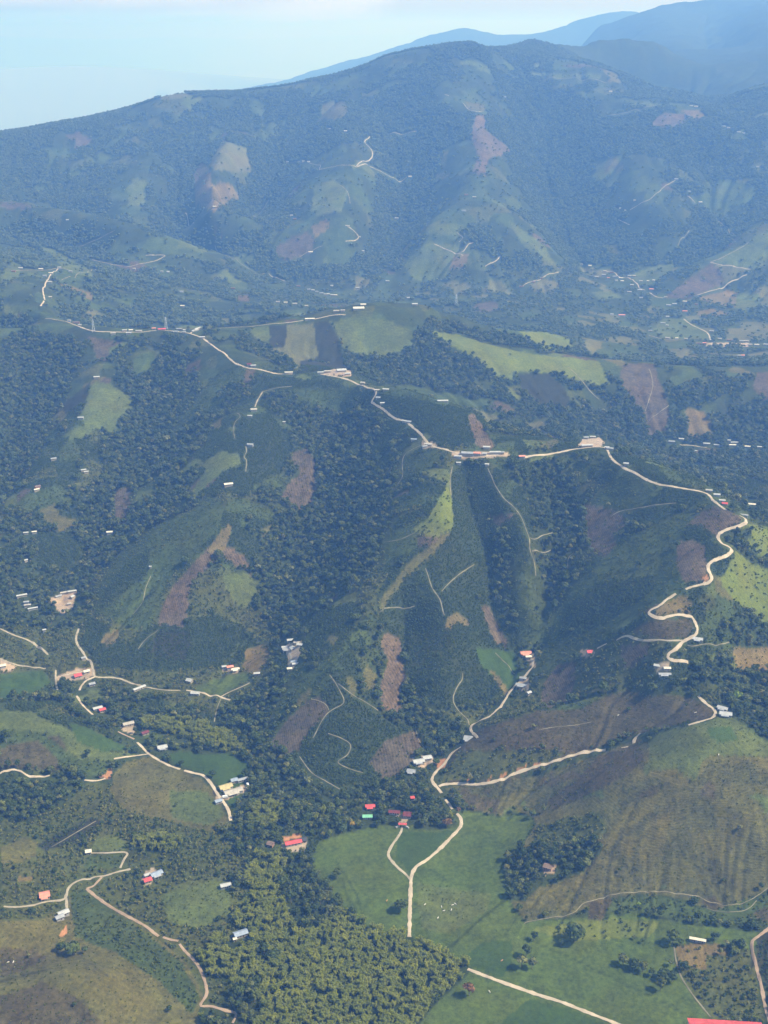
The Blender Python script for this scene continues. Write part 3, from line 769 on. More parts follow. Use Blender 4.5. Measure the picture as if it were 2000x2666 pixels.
# patchwork of plots and woodland on slopes nobody outlined
vor_n = 5200
vp_R = np.exp(rng.uniform(math.log(1100), math.log(6100), vor_n))
vp_a = rng.uniform(AZ[0], AZ[-1], vor_n)
vx, vy = vp_R * np.sin(vp_a), vp_R * np.cos(vp_a)
vcl = rng.choice([CI['F'], CI['f'], CI['C'], CI['S'], CI['g'], CI['G'], CI['b'], CI['O']], vor_n, p=[0.50, 0.22, 0.12, 0.05, 0.07, 0.02, 0.01, 0.01])
near_i = np.full((NR, NA), -1, np.int32)
lw = np.log(np.maximum(RR, 1))
_u = (np.log(vp_R))
_best = np.full((NR, NA), 1e9, np.float32)
rk_ = RR[:, None]
_wx = AZ[None, :] + 0.006 * vnoise(GX / 60 / np.clip(rk_ / 1800, 1, 3), GY / 60, 61)
_wy = np.log(RR)[:, None] * 0.95 + 0.006 * vnoise(GX / 60 / np.clip(rk_ / 1800, 1, 3), GY / 60, 62)
for k in range(vor_n):
    j0, j1 = np.searchsorted(AZ, [vp_a[k] - 0.05, vp_a[k] + 0.05])
    r0, r1 = np.searchsorted(RR, [vp_R[k] * 0.91, vp_R[k] * 1.1])
    sl = (slice(r0, r1), slice(j0, j1))
    d = (_wx[sl] - vp_a[k]) ** 2 + (_wy[sl] - _u[k] * 0.95) ** 2
    b = d < _best[sl]
    _best[sl][b] = d[b]
    near_i[sl][b] = k
ok = near_i >= 0
cover[ok] = vcl[near_i[ok]]
spur_c = rng.choice([CI['C'], CI['g'], CI['f'], CI['S'], CI['G'], CI['b'], CI['O']], vor_n, p=[0.44, 0.30, 0.08, 0.08, 0.06, 0.02, 0.02])
ck_ = CONC + 0.35 * fbm(GX, GY, 120, 3, 70) * 1.0
cover[ck_ > 0.22] = CI['F']
m_sp = ok & (ck_ < -0.30)
cover[m_sp] = spur_c[near_i[m_sp]]
plots = rng.uniform(size=vor_n) < 0.30
m_sp = ok & plots[near_i] & (ck_ < 0.55) & (RR[:, None] > 3300) & (RR[:, None] < 5600)
cover[m_sp] = spur_c[near_i[m_sp]]
top = RR[:, None] > 4800
cover[top & (fbm(GX, GY, 420, 2, 77) > 0.0)] = CI['F']
cover[RR > 5900, :] = CI['F']
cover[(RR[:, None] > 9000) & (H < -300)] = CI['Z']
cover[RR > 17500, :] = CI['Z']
jx = 5.0 * fbm(GX, GY, 26, 3, 40)
jy = 4.0 * fbm(GX, GY, 26, 3, 44)
PU, PV = GU + jx * np.clip(1500 / RR, 0.5, 1.6)[:, None], GV + jy * np.clip(1500 / RR, 0.4, 1.6)[:, None]
for pid, (nm, cl, poly) in enumerate(PATCH, 1):
    pa = np.array(poly, float)
    m = vis & (PU > pa[:, 0].min()) & (PU < pa[:, 0].max()) & (PV > pa[:, 1].min()) & (PV < pa[:, 1].max())
    idx = np.nonzero(m)
    if not len(idx[0]):
        continue
    ins = in_poly(PU[idx], PV[idx], poly)
    cover[idx[0][ins], idx[1][ins]] = CI[cl]
    if nm:
        patch_id[idx[0][ins], idx[1][ins]] = pid
gn = fbm(GX, GY, 75, 3, 120)
isD = cover == CI['D']
cover[isD & (gn > -0.02)] = CI['O']
cover[isD & (gn > 0.26)] = CI['G']
cover[isD & (gn < -0.34)] = CI['d']
isV = (cover == CI['V']) & ok
cover[isV & (near_i % 5 == 0)] = CI['g']
cover[isV & (near_i % 7 == 0)] = CI['W']
cover[isV & (near_i % 9 == 0)] = CI['C']
COL = np.array([CLS[k][0] for k in CK], np.float32)
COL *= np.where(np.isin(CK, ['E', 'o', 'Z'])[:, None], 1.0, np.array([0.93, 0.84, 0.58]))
TEX = np.array([CLS[k][1:4] for k in CK], np.float32)
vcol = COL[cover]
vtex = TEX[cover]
# soften the seams between plots by one cell
for _ in range(0):
    c2 = vcol.copy()
    c2[1:-1, 1:-1] = (vcol[1:-1, 1:-1] * 4 + vcol[:-2, 1:-1] + vcol[2:, 1:-1] + vcol[1:-1, :-2] + vcol[1:-1, 2:]) / 8
    vcol = c2
lum = 1 + 0.28 * fbm(GX, GY, 90, 3, 50)
vcol = np.clip(vcol * lum[..., None], 0.004, 0.8)
WORN = [(0.55, [(1325, 2336), (1250, 2395), (1190, 2450), (1165, 2470)], 3.2), (0.65, [(830, 2195), (880, 2250), (930, 2330), (948, 2400)], 2.0), (0.65, [(892, 2290), (905, 2340), (930, 2368)], 2.0),
        (0.75, [(1095, 2262), (1130, 2268), (1165, 2295), (1230, 2310), (1270, 2335), (1282, 2350)], 2.6), (1.3, [(1180, 2308), (1240, 2318), (1278, 2345)], 2.2), (0.62, [(1395, 2452), (1480, 2490), (1560, 2530), (1690, 2590), (1800, 2650)], 2.0),
        (1.35, [(1570, 2440), (1650, 2470), (1735, 2498)], 1.8), (0.7, [(1080, 2400), (1110, 2420), (1118, 2445)], 2.0), (0.7, [(1440, 1955), (1340, 1950), (1260, 1960)], 2.0), (0.6, [(1820, 2150), (1850, 2210), (1868, 2290)], 3.0),
        (0.6, [(1570, 2010), (1500, 2060), (1440, 2110)], 2.6), (0.6, [(0, 2555), (60, 2540), (120, 2525)], 3.5), (0.7, [(220, 2440), (300, 2435), (350, 2430)], 2.0), (1.25, [(350, 2060), (410, 2080), (445, 2085)], 2.0),
        (1.3, [(480, 2120), (530, 2100), (560, 2090)], 1.8), (1.3, [(540, 2120), (560, 2095)], 1.6), (0.7, [(270, 2050), (290, 2080), (310, 2095)], 2.0), (1.4, [(1365, 2405), (1350, 2440), (1345, 2460)], 1.8), (0.7, [(1310, 2440), (1340, 2400), (1345, 2370)], 1.6)]
for f_, pl_, w_ in WORN:
    for (ax_, ay_), (bx_, by_) in zip(pl_[:-1], pl_[1:]):
        m = vis & (GU > min(ax_, bx_) - 8) & (GU < max(ax_, bx_) + 8) & (GV > min(ay_, by_) - 8) & (GV < max(ay_, by_) + 8)
        ii_, jj_ = np.nonzero(m)
        t_ = np.clip(((GU[ii_, jj_] - ax_) * (bx_ - ax_) + (GV[ii_, jj_] - ay_) * (by_ - ay_)) / ((bx_ - ax_) ** 2 + (by_ - ay_) ** 2), 0, 1)
        d_ = np.hypot(GU[ii_, jj_] - ax_ - t_ * (bx_ - ax_), GV[ii_, jj_] - ay_ - t_ * (by_ - ay_) + 1.5 * vnoise(GX[ii_, jj_] / 9, GY[ii_, jj_] / 9, 99))
        k_ = 1 + (f_ - 1) * np.clip(1.6 - d_ / w_, 0, 1)
        vcol[ii_, jj_] *= k_[:, None]


def nodes_of(name, rough=0.9, spec=0.2):
    m = bpy.data.materials.new(name)
    m.use_nodes = True
    nt = m.node_tree
    bs = nt.nodes['Principled BSDF']
    bs.inputs['Roughness'].default_value = rough
    bs.inputs['Specular IOR Level'].default_value = spec
    return m, nt, bs


def terrain_material():
    m, nt, bs = nodes_of('ground_cover', 0.95, 0.1)
    N, L = nt.nodes, nt.links
    ca = N.new('ShaderNodeAttribute'); ca.attribute_name = 'cover'
    ta = N.new('ShaderNodeAttribute'); ta.attribute_name = 'tex'
    sx = N.new('ShaderNodeSeparateXYZ'); L.new(ta.outputs['Vector'], sx.inputs[0])
    geo = N.new('ShaderNodeNewGeometry')

    def noise(scale, detail, rough=0.6):
        n = N.new('ShaderNodeTexNoise')
        n.inputs['Scale'].default_value = scale
        n.inputs['Detail'].default_value = detail
        n.inputs['Roughness'].default_value = rough
        L.new(geo.outputs['Position'], n.inputs['Vector'])
        return n.outputs['Fac']

    def math_(op, a, b=None, c=None):
        n = N.new('ShaderNodeMath'); n.operation = op
        for i, q in enumerate((a, b, c)):
            if q is None:
                continue
            if isinstance(q, (int, float)):
                n.inputs[i].default_value = q
            else:
                L.new(q, n.inputs[i])
        return n.outputs[0]
    n1 = noise(0.045, 6, 0.7)
    n2 = noise(0.22, 6, 0.75)
    mot = math_('ADD', math_('MULTIPLY', math_('SUBTRACT', n1, 0.5), 2.4), math_('MULTIPLY', math_('SUBTRACT', n2, 0.5), 4.2))
    k = math_('MULTIPLY_ADD', mot, sx.outputs[0], 1.0)
    # cattle trails along the contours
    sp = N.new('ShaderNodeSeparateXYZ'); L.new(geo.outputs['Position'], sp.inputs[0])
    zz = math_('ADD', math_('MULTIPLY', sp.outputs[2], 1.7), math_('ADD', math_('MULTIPLY', n1, 10.0), math_('MULTIPLY', noise(0.012, 3), 22.0)))
    tr = math_('POWER', math_('ABSOLUTE', math_('SINE', zz)), 5.0)
    brk = N.new('ShaderNodeMapRange'); brk.inputs[1].default_value = 0.42; brk.inputs[2].default_value = 0.62
    L.new(noise(0.06, 4, 0.7), brk.inputs[0])
    trm = math_('MULTIPLY', math_('MULTIPLY', tr, sx.outputs[1]), brk.outputs[0])
    k2 = math_('MULTIPLY_ADD', trm, 1.1, math_('MULTIPLY_ADD', sx.outputs[1], -0.12, k))
    # planted rows
    rw = math_('SINE', math_('ADD', math_('MULTIPLY', sp.outputs[0], 1.9), math_('ADD', math_('MULTIPLY', sp.outputs[2], 1.6), math_('MULTIPLY', n1, 9.0))))
    k3 = math_('MULTIPLY_ADD', math_('MULTIPLY', rw, sx.outputs[2]), 0.35, k2)
    k4 = math_('MAXIMUM', k3, 0.12)
    vm = N.new('ShaderNodeVectorMath'); vm.operation = 'SCALE'
    L.new(ca.outputs['Color'], vm.inputs[0]); L.new(k4, vm.inputs['Scale'])
    # drier tint in places
    mix = N.new('ShaderNodeMix'); mix.data_type = 'RGBA'; mix.blend_type = 'MULTIPLY'
    mix.inputs[7].default_value = (1.35, 0.98, 0.70, 1)
    L.new(math_('MULTIPLY', math_('SUBTRACT', noise(0.012, 4), 0.42), 1.5), mix.inputs[0])
    L.new(vm.outputs[0], mix.inputs[6])
    L.new(mix.outputs[2], bs.inputs['Base Color'])
    bp = N.new('ShaderNodeBump'); bp.inputs['Strength'].default_value = 0.6; bp.inputs['Distance'].default_value = 1.2
    L.new(math_('ADD', n2, math_('MULTIPLY', tr, math_('MULTIPLY', sx.outputs[1], 0.35))), bp.inputs['Height'])
    L.new(bp.outputs[0], bs.inputs['Normal'])
    return m


MAT_GROUND = terrain_material()
# normals of the whole sheet, so that split pieces shade without seams
P3 = np.stack([GX, GY, H], -1).astype(np.float32)
tu = np.gradient(P3, axis=0)
tv = np.gradient(P3, axis=1)
NV = np.cross(tv, tu)
NV /= np.linalg.norm(NV, axis=-1, keepdims=True)
VI = np.arange(NR * NA).reshape(NR, NA)
quads = np.stack([VI[:-1, :-1], VI[:-1, 1:], VI[1:, 1:], VI[1:, :-1]], -1).reshape(-1, 4)
fpid = patch_id[:-1, :-1].ravel()
Pf, Nf, Cf, Tf = P3.reshape(-1, 3), NV.reshape(-1, 3), vcol.reshape(-1, 3), vtex.reshape(-1, 3)


def ground_piece(name, q):
    used, inv = np.unique(q, return_inverse=True)
    me = mesh_np(name, Pf[used], inv.reshape(-1, 4), mat=MAT_GROUND, smooth_=True)
    a = me.attributes.new('cover', 'FLOAT_COLOR', 'POINT')
    a.data.foreach_set('color', np.concatenate([Cf[used], np.ones((len(used), 1), np.float32)], 1).astype(np.float32).ravel())
    a = me.attributes.new('tex', 'FLOAT_VECTOR', 'POINT')
    a.data.foreach_set('vector', Tf[used].astype(np.float32).ravel())
    me.normals_split_custom_set_from_vertices(Nf[used].tolist())
    o = link(bpy.data.objects.new(name, me))
    o['kind'] = 'structure'
    return o


def patch_obj(nm, pid):
    return nm


ground_piece('terrain', quads[fpid == 0])
for pid, (nm, cl, poly) in enumerate(PATCH, 1):
    if nm:
        q = quads[fpid == pid]
        if len(q) > 20:
            ground_piece(nm, q)
        elif len(q):
            fpid[fpid == pid] = 0


# ------------------------------------------------------------------ simple materials
def flat_mat(name, col, rough=0.8, spec=0.25, var=0.25, scale=0.6, stripes=0.0, metallic=0.0):
    m, nt, bs = nodes_of(name, rough, spec)
    N, L = nt.nodes, nt.links
    bs.inputs['Metallic'].default_value = metallic
    tc = N.new('ShaderNodeTexCoord')
    nz = N.new('ShaderNodeTexNoise')
    nz.inputs['Scale'].default_value = scale
    nz.inputs['Detail'].default_value = 5
    L.new(tc.outputs['Object'], nz.inputs['Vector'])
    mp = N.new('ShaderNodeMapRange')
    mp.inputs[1].default_value = 0.3
    mp.inputs[2].default_value = 0.7
    mp.inputs[3].default_value = 1 - var
    mp.inputs[4].default_value = 1 + var * 0.5
    L.new(nz.outputs['Fac'], mp.inputs[0])
    fac = mp.outputs[0]
    if stripes:
        wv = N.new('ShaderNodeTexWave')
        wv.inputs['Scale'].default_value = 0.55
        L.new(tc.outputs['Object'], wv.inputs['Vector'])
        m2 = N.new('ShaderNodeMath'); m2.operation = 'MULTIPLY_ADD'
        L.new(wv.outputs['Fac'], m2.inputs[0]); m2.inputs[1].default_value = stripes; L.new(fac, m2.inputs[2])
        m3 = N.new('ShaderNodeMath'); m3.operation = 'SUBTRACT'; L.new(m2.outputs[0], m3.inputs[0]); m3.inputs[1].default_value = stripes * 0.5
        fac = m3.outputs[0]
    vm = N.new('ShaderNodeVectorMath'); vm.operation = 'SCALE'
    vm.inputs[0].default_value = col
    L.new(fac, vm.inputs['Scale'])
    L.new(vm.outputs[0], bs.inputs['Base Color'])
    return m


ROOF = {
    'w': ('white zinc', flat_mat('roof_white', (0.44, 0.44, 0.41), 0.5, 0.4, 0.22, 0.25, 0.1)),
    'z': ('grey zinc', flat_mat('roof_zinc', (0.33, 0.34, 0.34), 0.45, 0.5, 0.3, 0.25, 0.12)),
    'r': ('red', flat_mat('roof_red', (0.60, 0.095, 0.09), 0.7, 0.25, 0.35, 0.25, 0.1)),
    's': ('salmon', flat_mat('roof_salmon', (0.72, 0.27, 0.18), 0.7, 0.3, 0.2, 0.3, 0.1)),
    'y': ('ochre', flat_mat('roof_ochre', (0.46, 0.38, 0.18), 0.6, 0.3, 0.2, 0.3, 0.1)),
    't': ('tan', flat_mat('roof_tan', (0.42, 0.38, 0.31), 0.7, 0.3, 0.25, 0.3, 0.1)),
    'b': ('blue-grey', flat_mat('roof_bluegrey', (0.27, 0.32, 0.38), 0.5, 0.4, 0.2, 0.3, 0.12)),
    'g': ('green', flat_mat('roof_green', (0.20, 0.50, 0.30), 0.6, 0.3, 0.2, 0.3, 0.1)),
    'm': ('maroon', flat_mat('roof_maroon', (0.17, 0.045, 0.05), 0.8, 0.2, 0.3, 0.3, 0.1)),
    'd': ('dark', flat_mat('roof_dark', (0.055, 0.06, 0.07), 0.7, 0.3, 0.3, 0.3, 0.1)),
    'n': ('brown', flat_mat('roof_brown', (0.22, 0.15, 0.11), 0.8, 0.2, 0.4, 0.4, 0.1)),
    'c': ('cream', flat_mat('roof_cream', (0.70, 0.63, 0.48), 0.7, 0.3, 0.2, 0.3, 0.1)),
}
WALLS = [flat_mat('wall_cream', (0.36, 0.31, 0.23), 0.9, 0.1, 0.2), flat_mat('wall_white', (0.38, 0.36, 0.32), 0.9, 0.1, 0.2), flat_mat('wall_brick', (0.36, 0.20, 0.13), 0.9, 0.1, 0.3),
         flat_mat('wall_grey', (0.40, 0.38, 0.35), 0.9, 0.1, 0.3)]
M_DOOR = flat_mat('door_wood', (0.10, 0.06, 0.035), 0.7, 0.2, 0.2)
M_GLASS = flat_mat('window_glass', (0.03, 0.04, 0.05), 0.15, 0.5, 0.1)
M_FRAME = flat_mat('frame_paint', (0.6, 0.58, 0.52), 0.7, 0.2, 0.1)
M_ROAD = flat_mat('road_gravel', (0.46, 0.38, 0.27), 0.95, 0.05, 0.28, 0.09)
M_ROAD2 = flat_mat('road_track', (0.36, 0.31, 0.22), 0.95, 0.05, 0.35, 0.09)
M_PATH = flat_mat('path_earth', (0.22, 0.20, 0.13), 0.95, 0.05, 0.5, 0.08)
M_REDEARTH = flat_mat('road_red_earth', (0.33, 0.24, 0.16), 0.95, 0.05, 0.3, 0.09)

MASK = np.zeros((int(PH) + 60, int(PW) + 60), bool)


def mask_disc(u, v, ru, rv):
    u0, u1, v0, v1 = int(u - ru), int(u + ru) + 1, int(v - rv), int(v + rv) + 1
    if u1 < 0 or v1 < 0 or u0 >= MASK.shape[1] or v0 >= MASK.shape[0]:
        return
    MASK[max(v0, 0):v1, max(u0, 0):u1] = True


def at_near(u, v):
    """like at(), but a point just over the brow of a ridge is pulled onto the ridge"""
    best = at(u, v)
    for dv in (3, 6, 9, 12):
        p = at(u, v + dv)
        if np.hypot(p[0], p[1]) < 0.93 * np.hypot(best[0], best[1]):
            return at(u, v + dv + 2)
    return best


# ------------------------------------------------------------------ roads and paths
RD = [
    ('r', 4.6, [(118, 830), (175, 838), (200, 848), (240, 861), (290, 864), (360, 865), (400, 861), (440, 861), (480, 866), (500, 870), (530, 882), (565, 908), (585, 920), (600, 936), (620, 949), (645, 958), (680, 963), (720, 973), (762, 974)]),
    ('r', 4.0, [(497, 868), (505, 860), (520, 853)]),
    ('r', 4.4, [(835, 974), (880, 982), (910, 990), (945, 1004), (975, 1015), (979, 1026), (968, 1046), (975, 1052), (1000, 1067), (1030, 1090), (1058, 1099), (1080, 1117), (1097, 1132), (1112, 1152), (1140, 1166), (1160, 1170), (1190, 1180), (1240, 1187), (1300, 1185)]),
    ('r', 4.6, [(1355, 1193), (1375, 1189), (1420, 1184), (1460, 1177), (1500, 1169), (1555, 1164), (1577, 1167), (1588, 1186), (1600, 1201), (1625, 1219), (1655, 1232), (1690, 1252), (1730, 1264), (1780, 1272), (1825, 1280), (1845, 1288), (1856, 1302), (1880, 1321), (1892, 1329)]),
    ('r', 5.4, [(1925, 1342), (1938, 1349), (1942, 1360), (1925, 1370), (1895, 1378), (1875, 1388), (1870, 1400), (1880, 1415), (1900, 1425), (1905, 1435), (1890, 1448), (1862, 1458), (1845, 1470), (1845, 1485), (1853, 1505), (1845, 1517), (1832, 1521)]),
    ('r', 3.4, [(1832, 1521), (1805, 1527), (1785, 1534)]),
    ('r', 4.8, [(1760, 1546), (1735, 1561), (1715, 1578), (1695, 1588), (1690, 1597), (1705, 1607), (1725, 1610), (1740, 1605), (1760, 1601), (1790, 1604), (1803, 1608), (1812, 1625), (1816, 1640), (1808, 1655), (1780, 1670), (1760, 1690), (1742, 1702), (1740, 1714), (1755, 1720), (1785, 1722), (1792, 1725)]),
    ('t', 3.0, [(1780, 1668), (1740, 1668), (1680, 1668), (1650, 1662), (1635, 1656), (1620, 1659), (1605, 1667)]),
    ('t', 2.4, [(1580, 1676), (1565, 1683), (1555, 1688)]),
    ('p', 1.6, [(1790, 1680), (1810, 1682), (1860, 1680), (1900, 1672)]),
    ('r', 4.8, [(1143, 2048), (1155, 2043), (1200, 2041), (1265, 2040), (1310, 2030), (1345, 2013), (1400, 1995), (1450, 1980), (1500, 1965), (1540, 1957), (1577, 1953)]),
    ('r', 3.2, [(1618, 1947), (1636, 1944)]),
    ('r', 4.6, [(1650, 1936), (1655, 1921), (1668, 1909)]),
    ('r', 4.4, [(1792, 1888), (1820, 1880), (1850, 1871), (1862, 1859), (1858, 1846), (1840, 1833), (1818, 1812)]),
    ('r', 4.2, [(1383, 1715), (1387, 1735), (1377, 1748), (1360, 1770), (1330, 1798), (1320, 1815), (1310, 1830), (1290, 1852), (1270, 1868), (1240, 1882), (1228, 1890), (1226, 1900), (1235, 1912), (1243, 1922)]),
    ('r', 4.6, [(1200, 1945), (1180, 1958), (1160, 1985), (1140, 2005), (1127, 2022), (1126, 2035), (1140, 2052), (1150, 2065)]),
    ('r', 3.6, [(1160, 2082), (1168, 2092), (1178, 2107)]),
    ('r', 5.0, [(1190, 2118), (1199, 2130), (1201, 2145), (1195, 2158), (1180, 2175), (1140, 2215), (1110, 2240), (1090, 2252), (1078, 2265), (1071, 2285), (1069, 2320), (1067, 2380), (1066, 2440)]),
    ('t', 3.8, [(1048, 2152), (1042, 2170), (1025, 2195), (1012, 2220), (1015, 2235), (1035, 2258), (1055, 2275), (1068, 2290)]),
    ('r', 5.0, [(1218, 2523), (1260, 2540), (1330, 2565), (1400, 2590), (1450, 2605), (1520, 2632), (1600, 2664), (1680, 2700)]),
    ('p', 2.4, [(1755, 2465), (1760, 2500), (1770, 2535), (1790, 2570), (1815, 2605), (1850, 2648)]),
    ('e', 4.0, [(2010, 2410), (1965, 2445), (1958, 2455), (1962, 2490), (1975, 2540), (1985, 2580), (1990, 2610), (2000, 2650), (2010, 2690)]),
    ('e', 3.6, [(308, 1905), (335, 1918), (350, 1925)]),
    ('r', 4.0, [(358, 1933), (370, 1945), (388, 1963), (440, 1993), (470, 2003)]),
    ('r', 4.8, [(480, 2006), (500, 2012), (530, 2020), (550, 2040), (565, 2065), (580, 2085), (595, 2110), (601, 2137)]),
    ('r', 3.2, [(388, 1963), (350, 1968), (297, 1976)]),
    ('r', 3.6, [(200, 1812), (215, 1835), (232, 1852), (242, 1861)]),
    ('r', 3.6, [(0, 2014), (15, 2008), (45, 2006), (70, 2018), (95, 2022), (130, 2019)]),
    ('r', 2.6, [(220, 2031), (250, 2033), (275, 2027)]),
    ('t', 3.4, [(10, 2360), (40, 2362), (80, 2358), (120, 2348), (165, 2342), (173, 2330), (180, 2310), (200, 2295), (240, 2286), (275, 2280), (300, 2272), (340, 2263)]),
    ('t', 3.0, [(173, 2338), (174, 2372)]),
    ('e', 3.4, [(266, 2284), (250, 2300), (226, 2314)]),
    ('e', 4.4, [(226, 2314), (250, 2335), (290, 2362), (340, 2390), (380, 2412), (402, 2430), (414, 2438)]),
    ('e', 3.8, [(425, 2440), (445, 2447), (465, 2450)]),
    ('e', 3.8, [(468, 2458), (480, 2475), (500, 2495), (520, 2520), (535, 2560), (538, 2590), (522, 2618), (550, 2620), (590, 2632), (615, 2640), (605, 2664)]),
    ('t', 3.0, [(235, 2221), (280, 2221), (330, 2220), (322, 2240), (313, 2260)]),
    ('p', 1.8, [(135, 2205), (175, 2182), (215, 2158), (250, 2138)]),
    ('t', 4.0, [(0, 1637), (40, 1655), (75, 1668), (100, 1685), (125, 1705)]),
    ('t', 4.0, [(0, 1715), (25, 1725), (60, 1734), (120, 1740)]),
    ('t', 4.0, [(205, 1637), (198, 1660), (203, 1680), (220, 1705), (235, 1720), (243, 1745), (249, 1762), (290, 1764), (315, 1768), (345, 1780), (375, 1787)]),
    ('r', 3.6, [(249, 1762), (225, 1772), (213, 1785), (207, 1798)]),
    ('r', 3.2, [(146, 1763), (170, 1757), (195, 1752), (215, 1748)]),
    ('t', 3.0, [(146, 1745), (145, 1770), (150, 1797)]),
    ('t', 2.4, [(375, 1788), (420, 1796), (470, 1798)]),
    ('r', 3.4, [(485, 1797), (520, 1803), (560, 1810), (575, 1815), (600, 1823)]),
    ('t', 2.6, [(575, 1814), (600, 1801), (650, 1778)]),
    ('p', 2.0, [(576, 1818), (565, 1845), (558, 1880)]),
    ('t', 3.0, [(750, 1698), (757, 1710), (755, 1728), (750, 1743)]),
    ('t', 3.0, [(684, 1020), (672, 1040), (664, 1060)]),
    ('p', 2.4, [(760, 1006), (720, 1010), (684, 1020)]),
    ('p', 2.4, [(640, 1162), (642, 1175), (636, 1190), (642, 1200), (640, 1228)]),
    ('p', 2.0, [(617, 1075), (625, 1085), (612, 1100), (608, 1120), (612, 1142)]),
    ('p', 2.2, [(1108, 1480), (1115, 1500), (1125, 1530), (1145, 1560), (1153, 1590), (1157, 1602)]),
    ('p', 2.2, [(1270, 1218), (1290, 1265), (1320, 1305), (1350, 1335), (1365, 1365), (1378, 1400), (1380, 1430), (1390, 1460), (1395, 1500)]),
    ('p', 1.8, [(1205, 1752), (1203, 1770), (1190, 1790), (1180, 1820), (1190, 1845), (1215, 1870), (1222, 1888)]),
    ('p', 1.4, [(1235, 1470), (1190, 1500), (1150, 1540)]),
    ('p', 1.4, [(1000, 1584), (1040, 1582), (1080, 1578)]),
    ('p', 1.6, [(1495, 1435), (1480, 1455), (1478, 1480)]),
    ('p', 1.8, [(1290, 1700), (1315, 1725), (1340, 1755)]),
    ('p', 1.8, [(1175, 1290), (1172, 1250), (1178, 1215)]),
    ('p', 2.0, [(1035, 1262), (1048, 1240), (1048, 1200), (1060, 1178), (1095, 1160)]),
    ('p', 1.8, [(858, 1757), (880, 1790), (895, 1830), (850, 1860), (815, 1922)]),
    ('p', 1.8, [(880, 1780), (920, 1810), (985, 1850)]),
    ('p', 1.8, [(855, 1910), (910, 1935), (905, 1965), (880, 1985), (920, 2005), (945, 2012)]),
    ('p', 1.8, [(780, 1970), (810, 2010), (850, 2035), (885, 2055)]),
    ('p', 1.6, [(810, 1820), (845, 1832), (857, 1850)]),
    ('p', 1.6, [(1083, 1900), (1090, 1925), (1105, 1948)]),
    ('p', 1.5, [(1365, 2405), (1375, 2400), (1430, 2390), (1490, 2378), (1520, 2352), (1560, 2340), (1620, 2325), (1710, 2322), (1760, 2328), (1820, 2334)]),
    ('p', 1.3, [(1820, 2334), (1850, 2350), (1900, 2356), (1950, 2345), (2000, 2312)]),
    ('p', 1.2, [(1840, 2365), (1880, 2374), (1940, 2370), (1970, 2345)]),
    ('p', 1.2, [(1000 + 1340 / 3.318, 1900), (1480, 1890), (1540, 1880)]),
    ('p', 1.4, [(360, 1690), (375, 1670), (400, 1650), (412, 1640)]),
    ('p', 1.4, [(345, 1600), (370, 1570), (380, 1530), (393, 1500)]),
    ('r', 4.2, [(152, 698), (128, 722), (118, 740), (112, 756), (117, 781)]),
    ('r', 4.0, [(115, 783), (105, 797)]),
    ('t', 3.4, [(40, 705), (80, 703), (110, 704), (150, 698), (190, 707)]),
    ('t', 3.0, [(240, 676), (300, 690), (330, 694), (370, 686), (430, 666), (380, 665)]),
    ('p', 3.0, [(205, 642), (270, 615), (300, 600)]),
    ('r', 3.4, [(570, 855), (640, 851), (700, 844), (740, 841), (790, 834)]),
    ('r', 3.6, [(815, 832), (860, 822), (900, 820)]),
    ('t', 4.6, [(963, 355), (950, 370), (970, 398), (955, 420), (930, 434), (985, 443), (1060, 460)]),
    ('t', 3.6, [(835, 430), (840, 440), (930, 436)]),
    ('t', 4.2, [(1130, 635), (1180, 657), (1207, 665)]), ('t', 4.0, [(1180, 657), (1205, 655), (1220, 636), (1232, 632)]),
    ('t', 4.6, [(1263, 693), (1290, 680), (1302, 667)]), ('t', 4.6, [(1360, 745), (1400, 730), (1425, 715), (1455, 708)]),
    ('t', 4.0, [(1790, 510), (1810, 528)]), ('t', 3.2, [(1640, 547), (1690, 520), (1725, 490), (1760, 468)]), ('t', 3.0, [(1610, 572), (1640, 585)]),
    ('t', 3.2, [(1015, 349), (1085, 342)]), ('t', 3.6, [(1158, 246), (1170, 250)]), ('t', 3.6, [(1205, 268), (1225, 287), (1260, 290)]),
    ('t', 3.4, [(905, 590), (930, 610), (933, 620), (920, 627), (900, 628)]), ('t', 3.6, [(700, 712), (743, 732)]), ('t', 3.2, [(482, 555), (490, 575), (505, 582)]),
    ('r', 4.6, [(1780, 830), (1800, 845), (1840, 865), (1850, 885)]), ('t', 4.0, [(1690, 873), (1720, 882)]),
    ('r', 4.0, [(1575, 705), (1600, 710), (1615, 722), (1640, 725), (1660, 740), (1665, 750), (1680, 756)]), ('r', 4.0, [(1692, 762), (1710, 773), (1735, 776)]),
    ('t', 4.4, [(1815, 768), (1860, 755), (1900, 735), (1945, 715)]), ('t', 4.4, [(1850, 683), (1900, 691), (1955, 701)]), ('p', 4.4, [(1850, 683), (1900, 660), (1950, 630)]),
    ('r', 3.4, [(1770, 1157), (1840, 1165)]),
    ('p', 4.0, [(745, 426), (770, 421), (800, 421), (835, 430)]), ('p', 3.6, [(1795, 600), (1775, 620), (1765, 640)]), ('p', 3.6, [(1870, 575), (1890, 590), (1912, 612)]), ('p', 3.6, [(660, 562), (685, 545), (700, 520)]),
    ('p', 3.8, [(1420, 206), (1500, 202), (1580, 216)]), ('p', 3.8, [(1590, 300), (1650, 286), (1720, 272)]), ('p', 3.4, [(560, 640), (620, 680), (690, 712)]), ('p', 3.4, [(250, 702), (200, 715), (160, 730)]),
    ('p', 3.6, [(1190, 605), (1205, 618), (1195, 630)]), ('p', 3.6, [(880, 480), (905, 500), (912, 530)]), ('p', 3.4, [(780, 668), (810, 655), (840, 640)]), ('p', 3.2, [(1480, 955), (1510, 985), (1530, 1010), (1560, 1040)]),
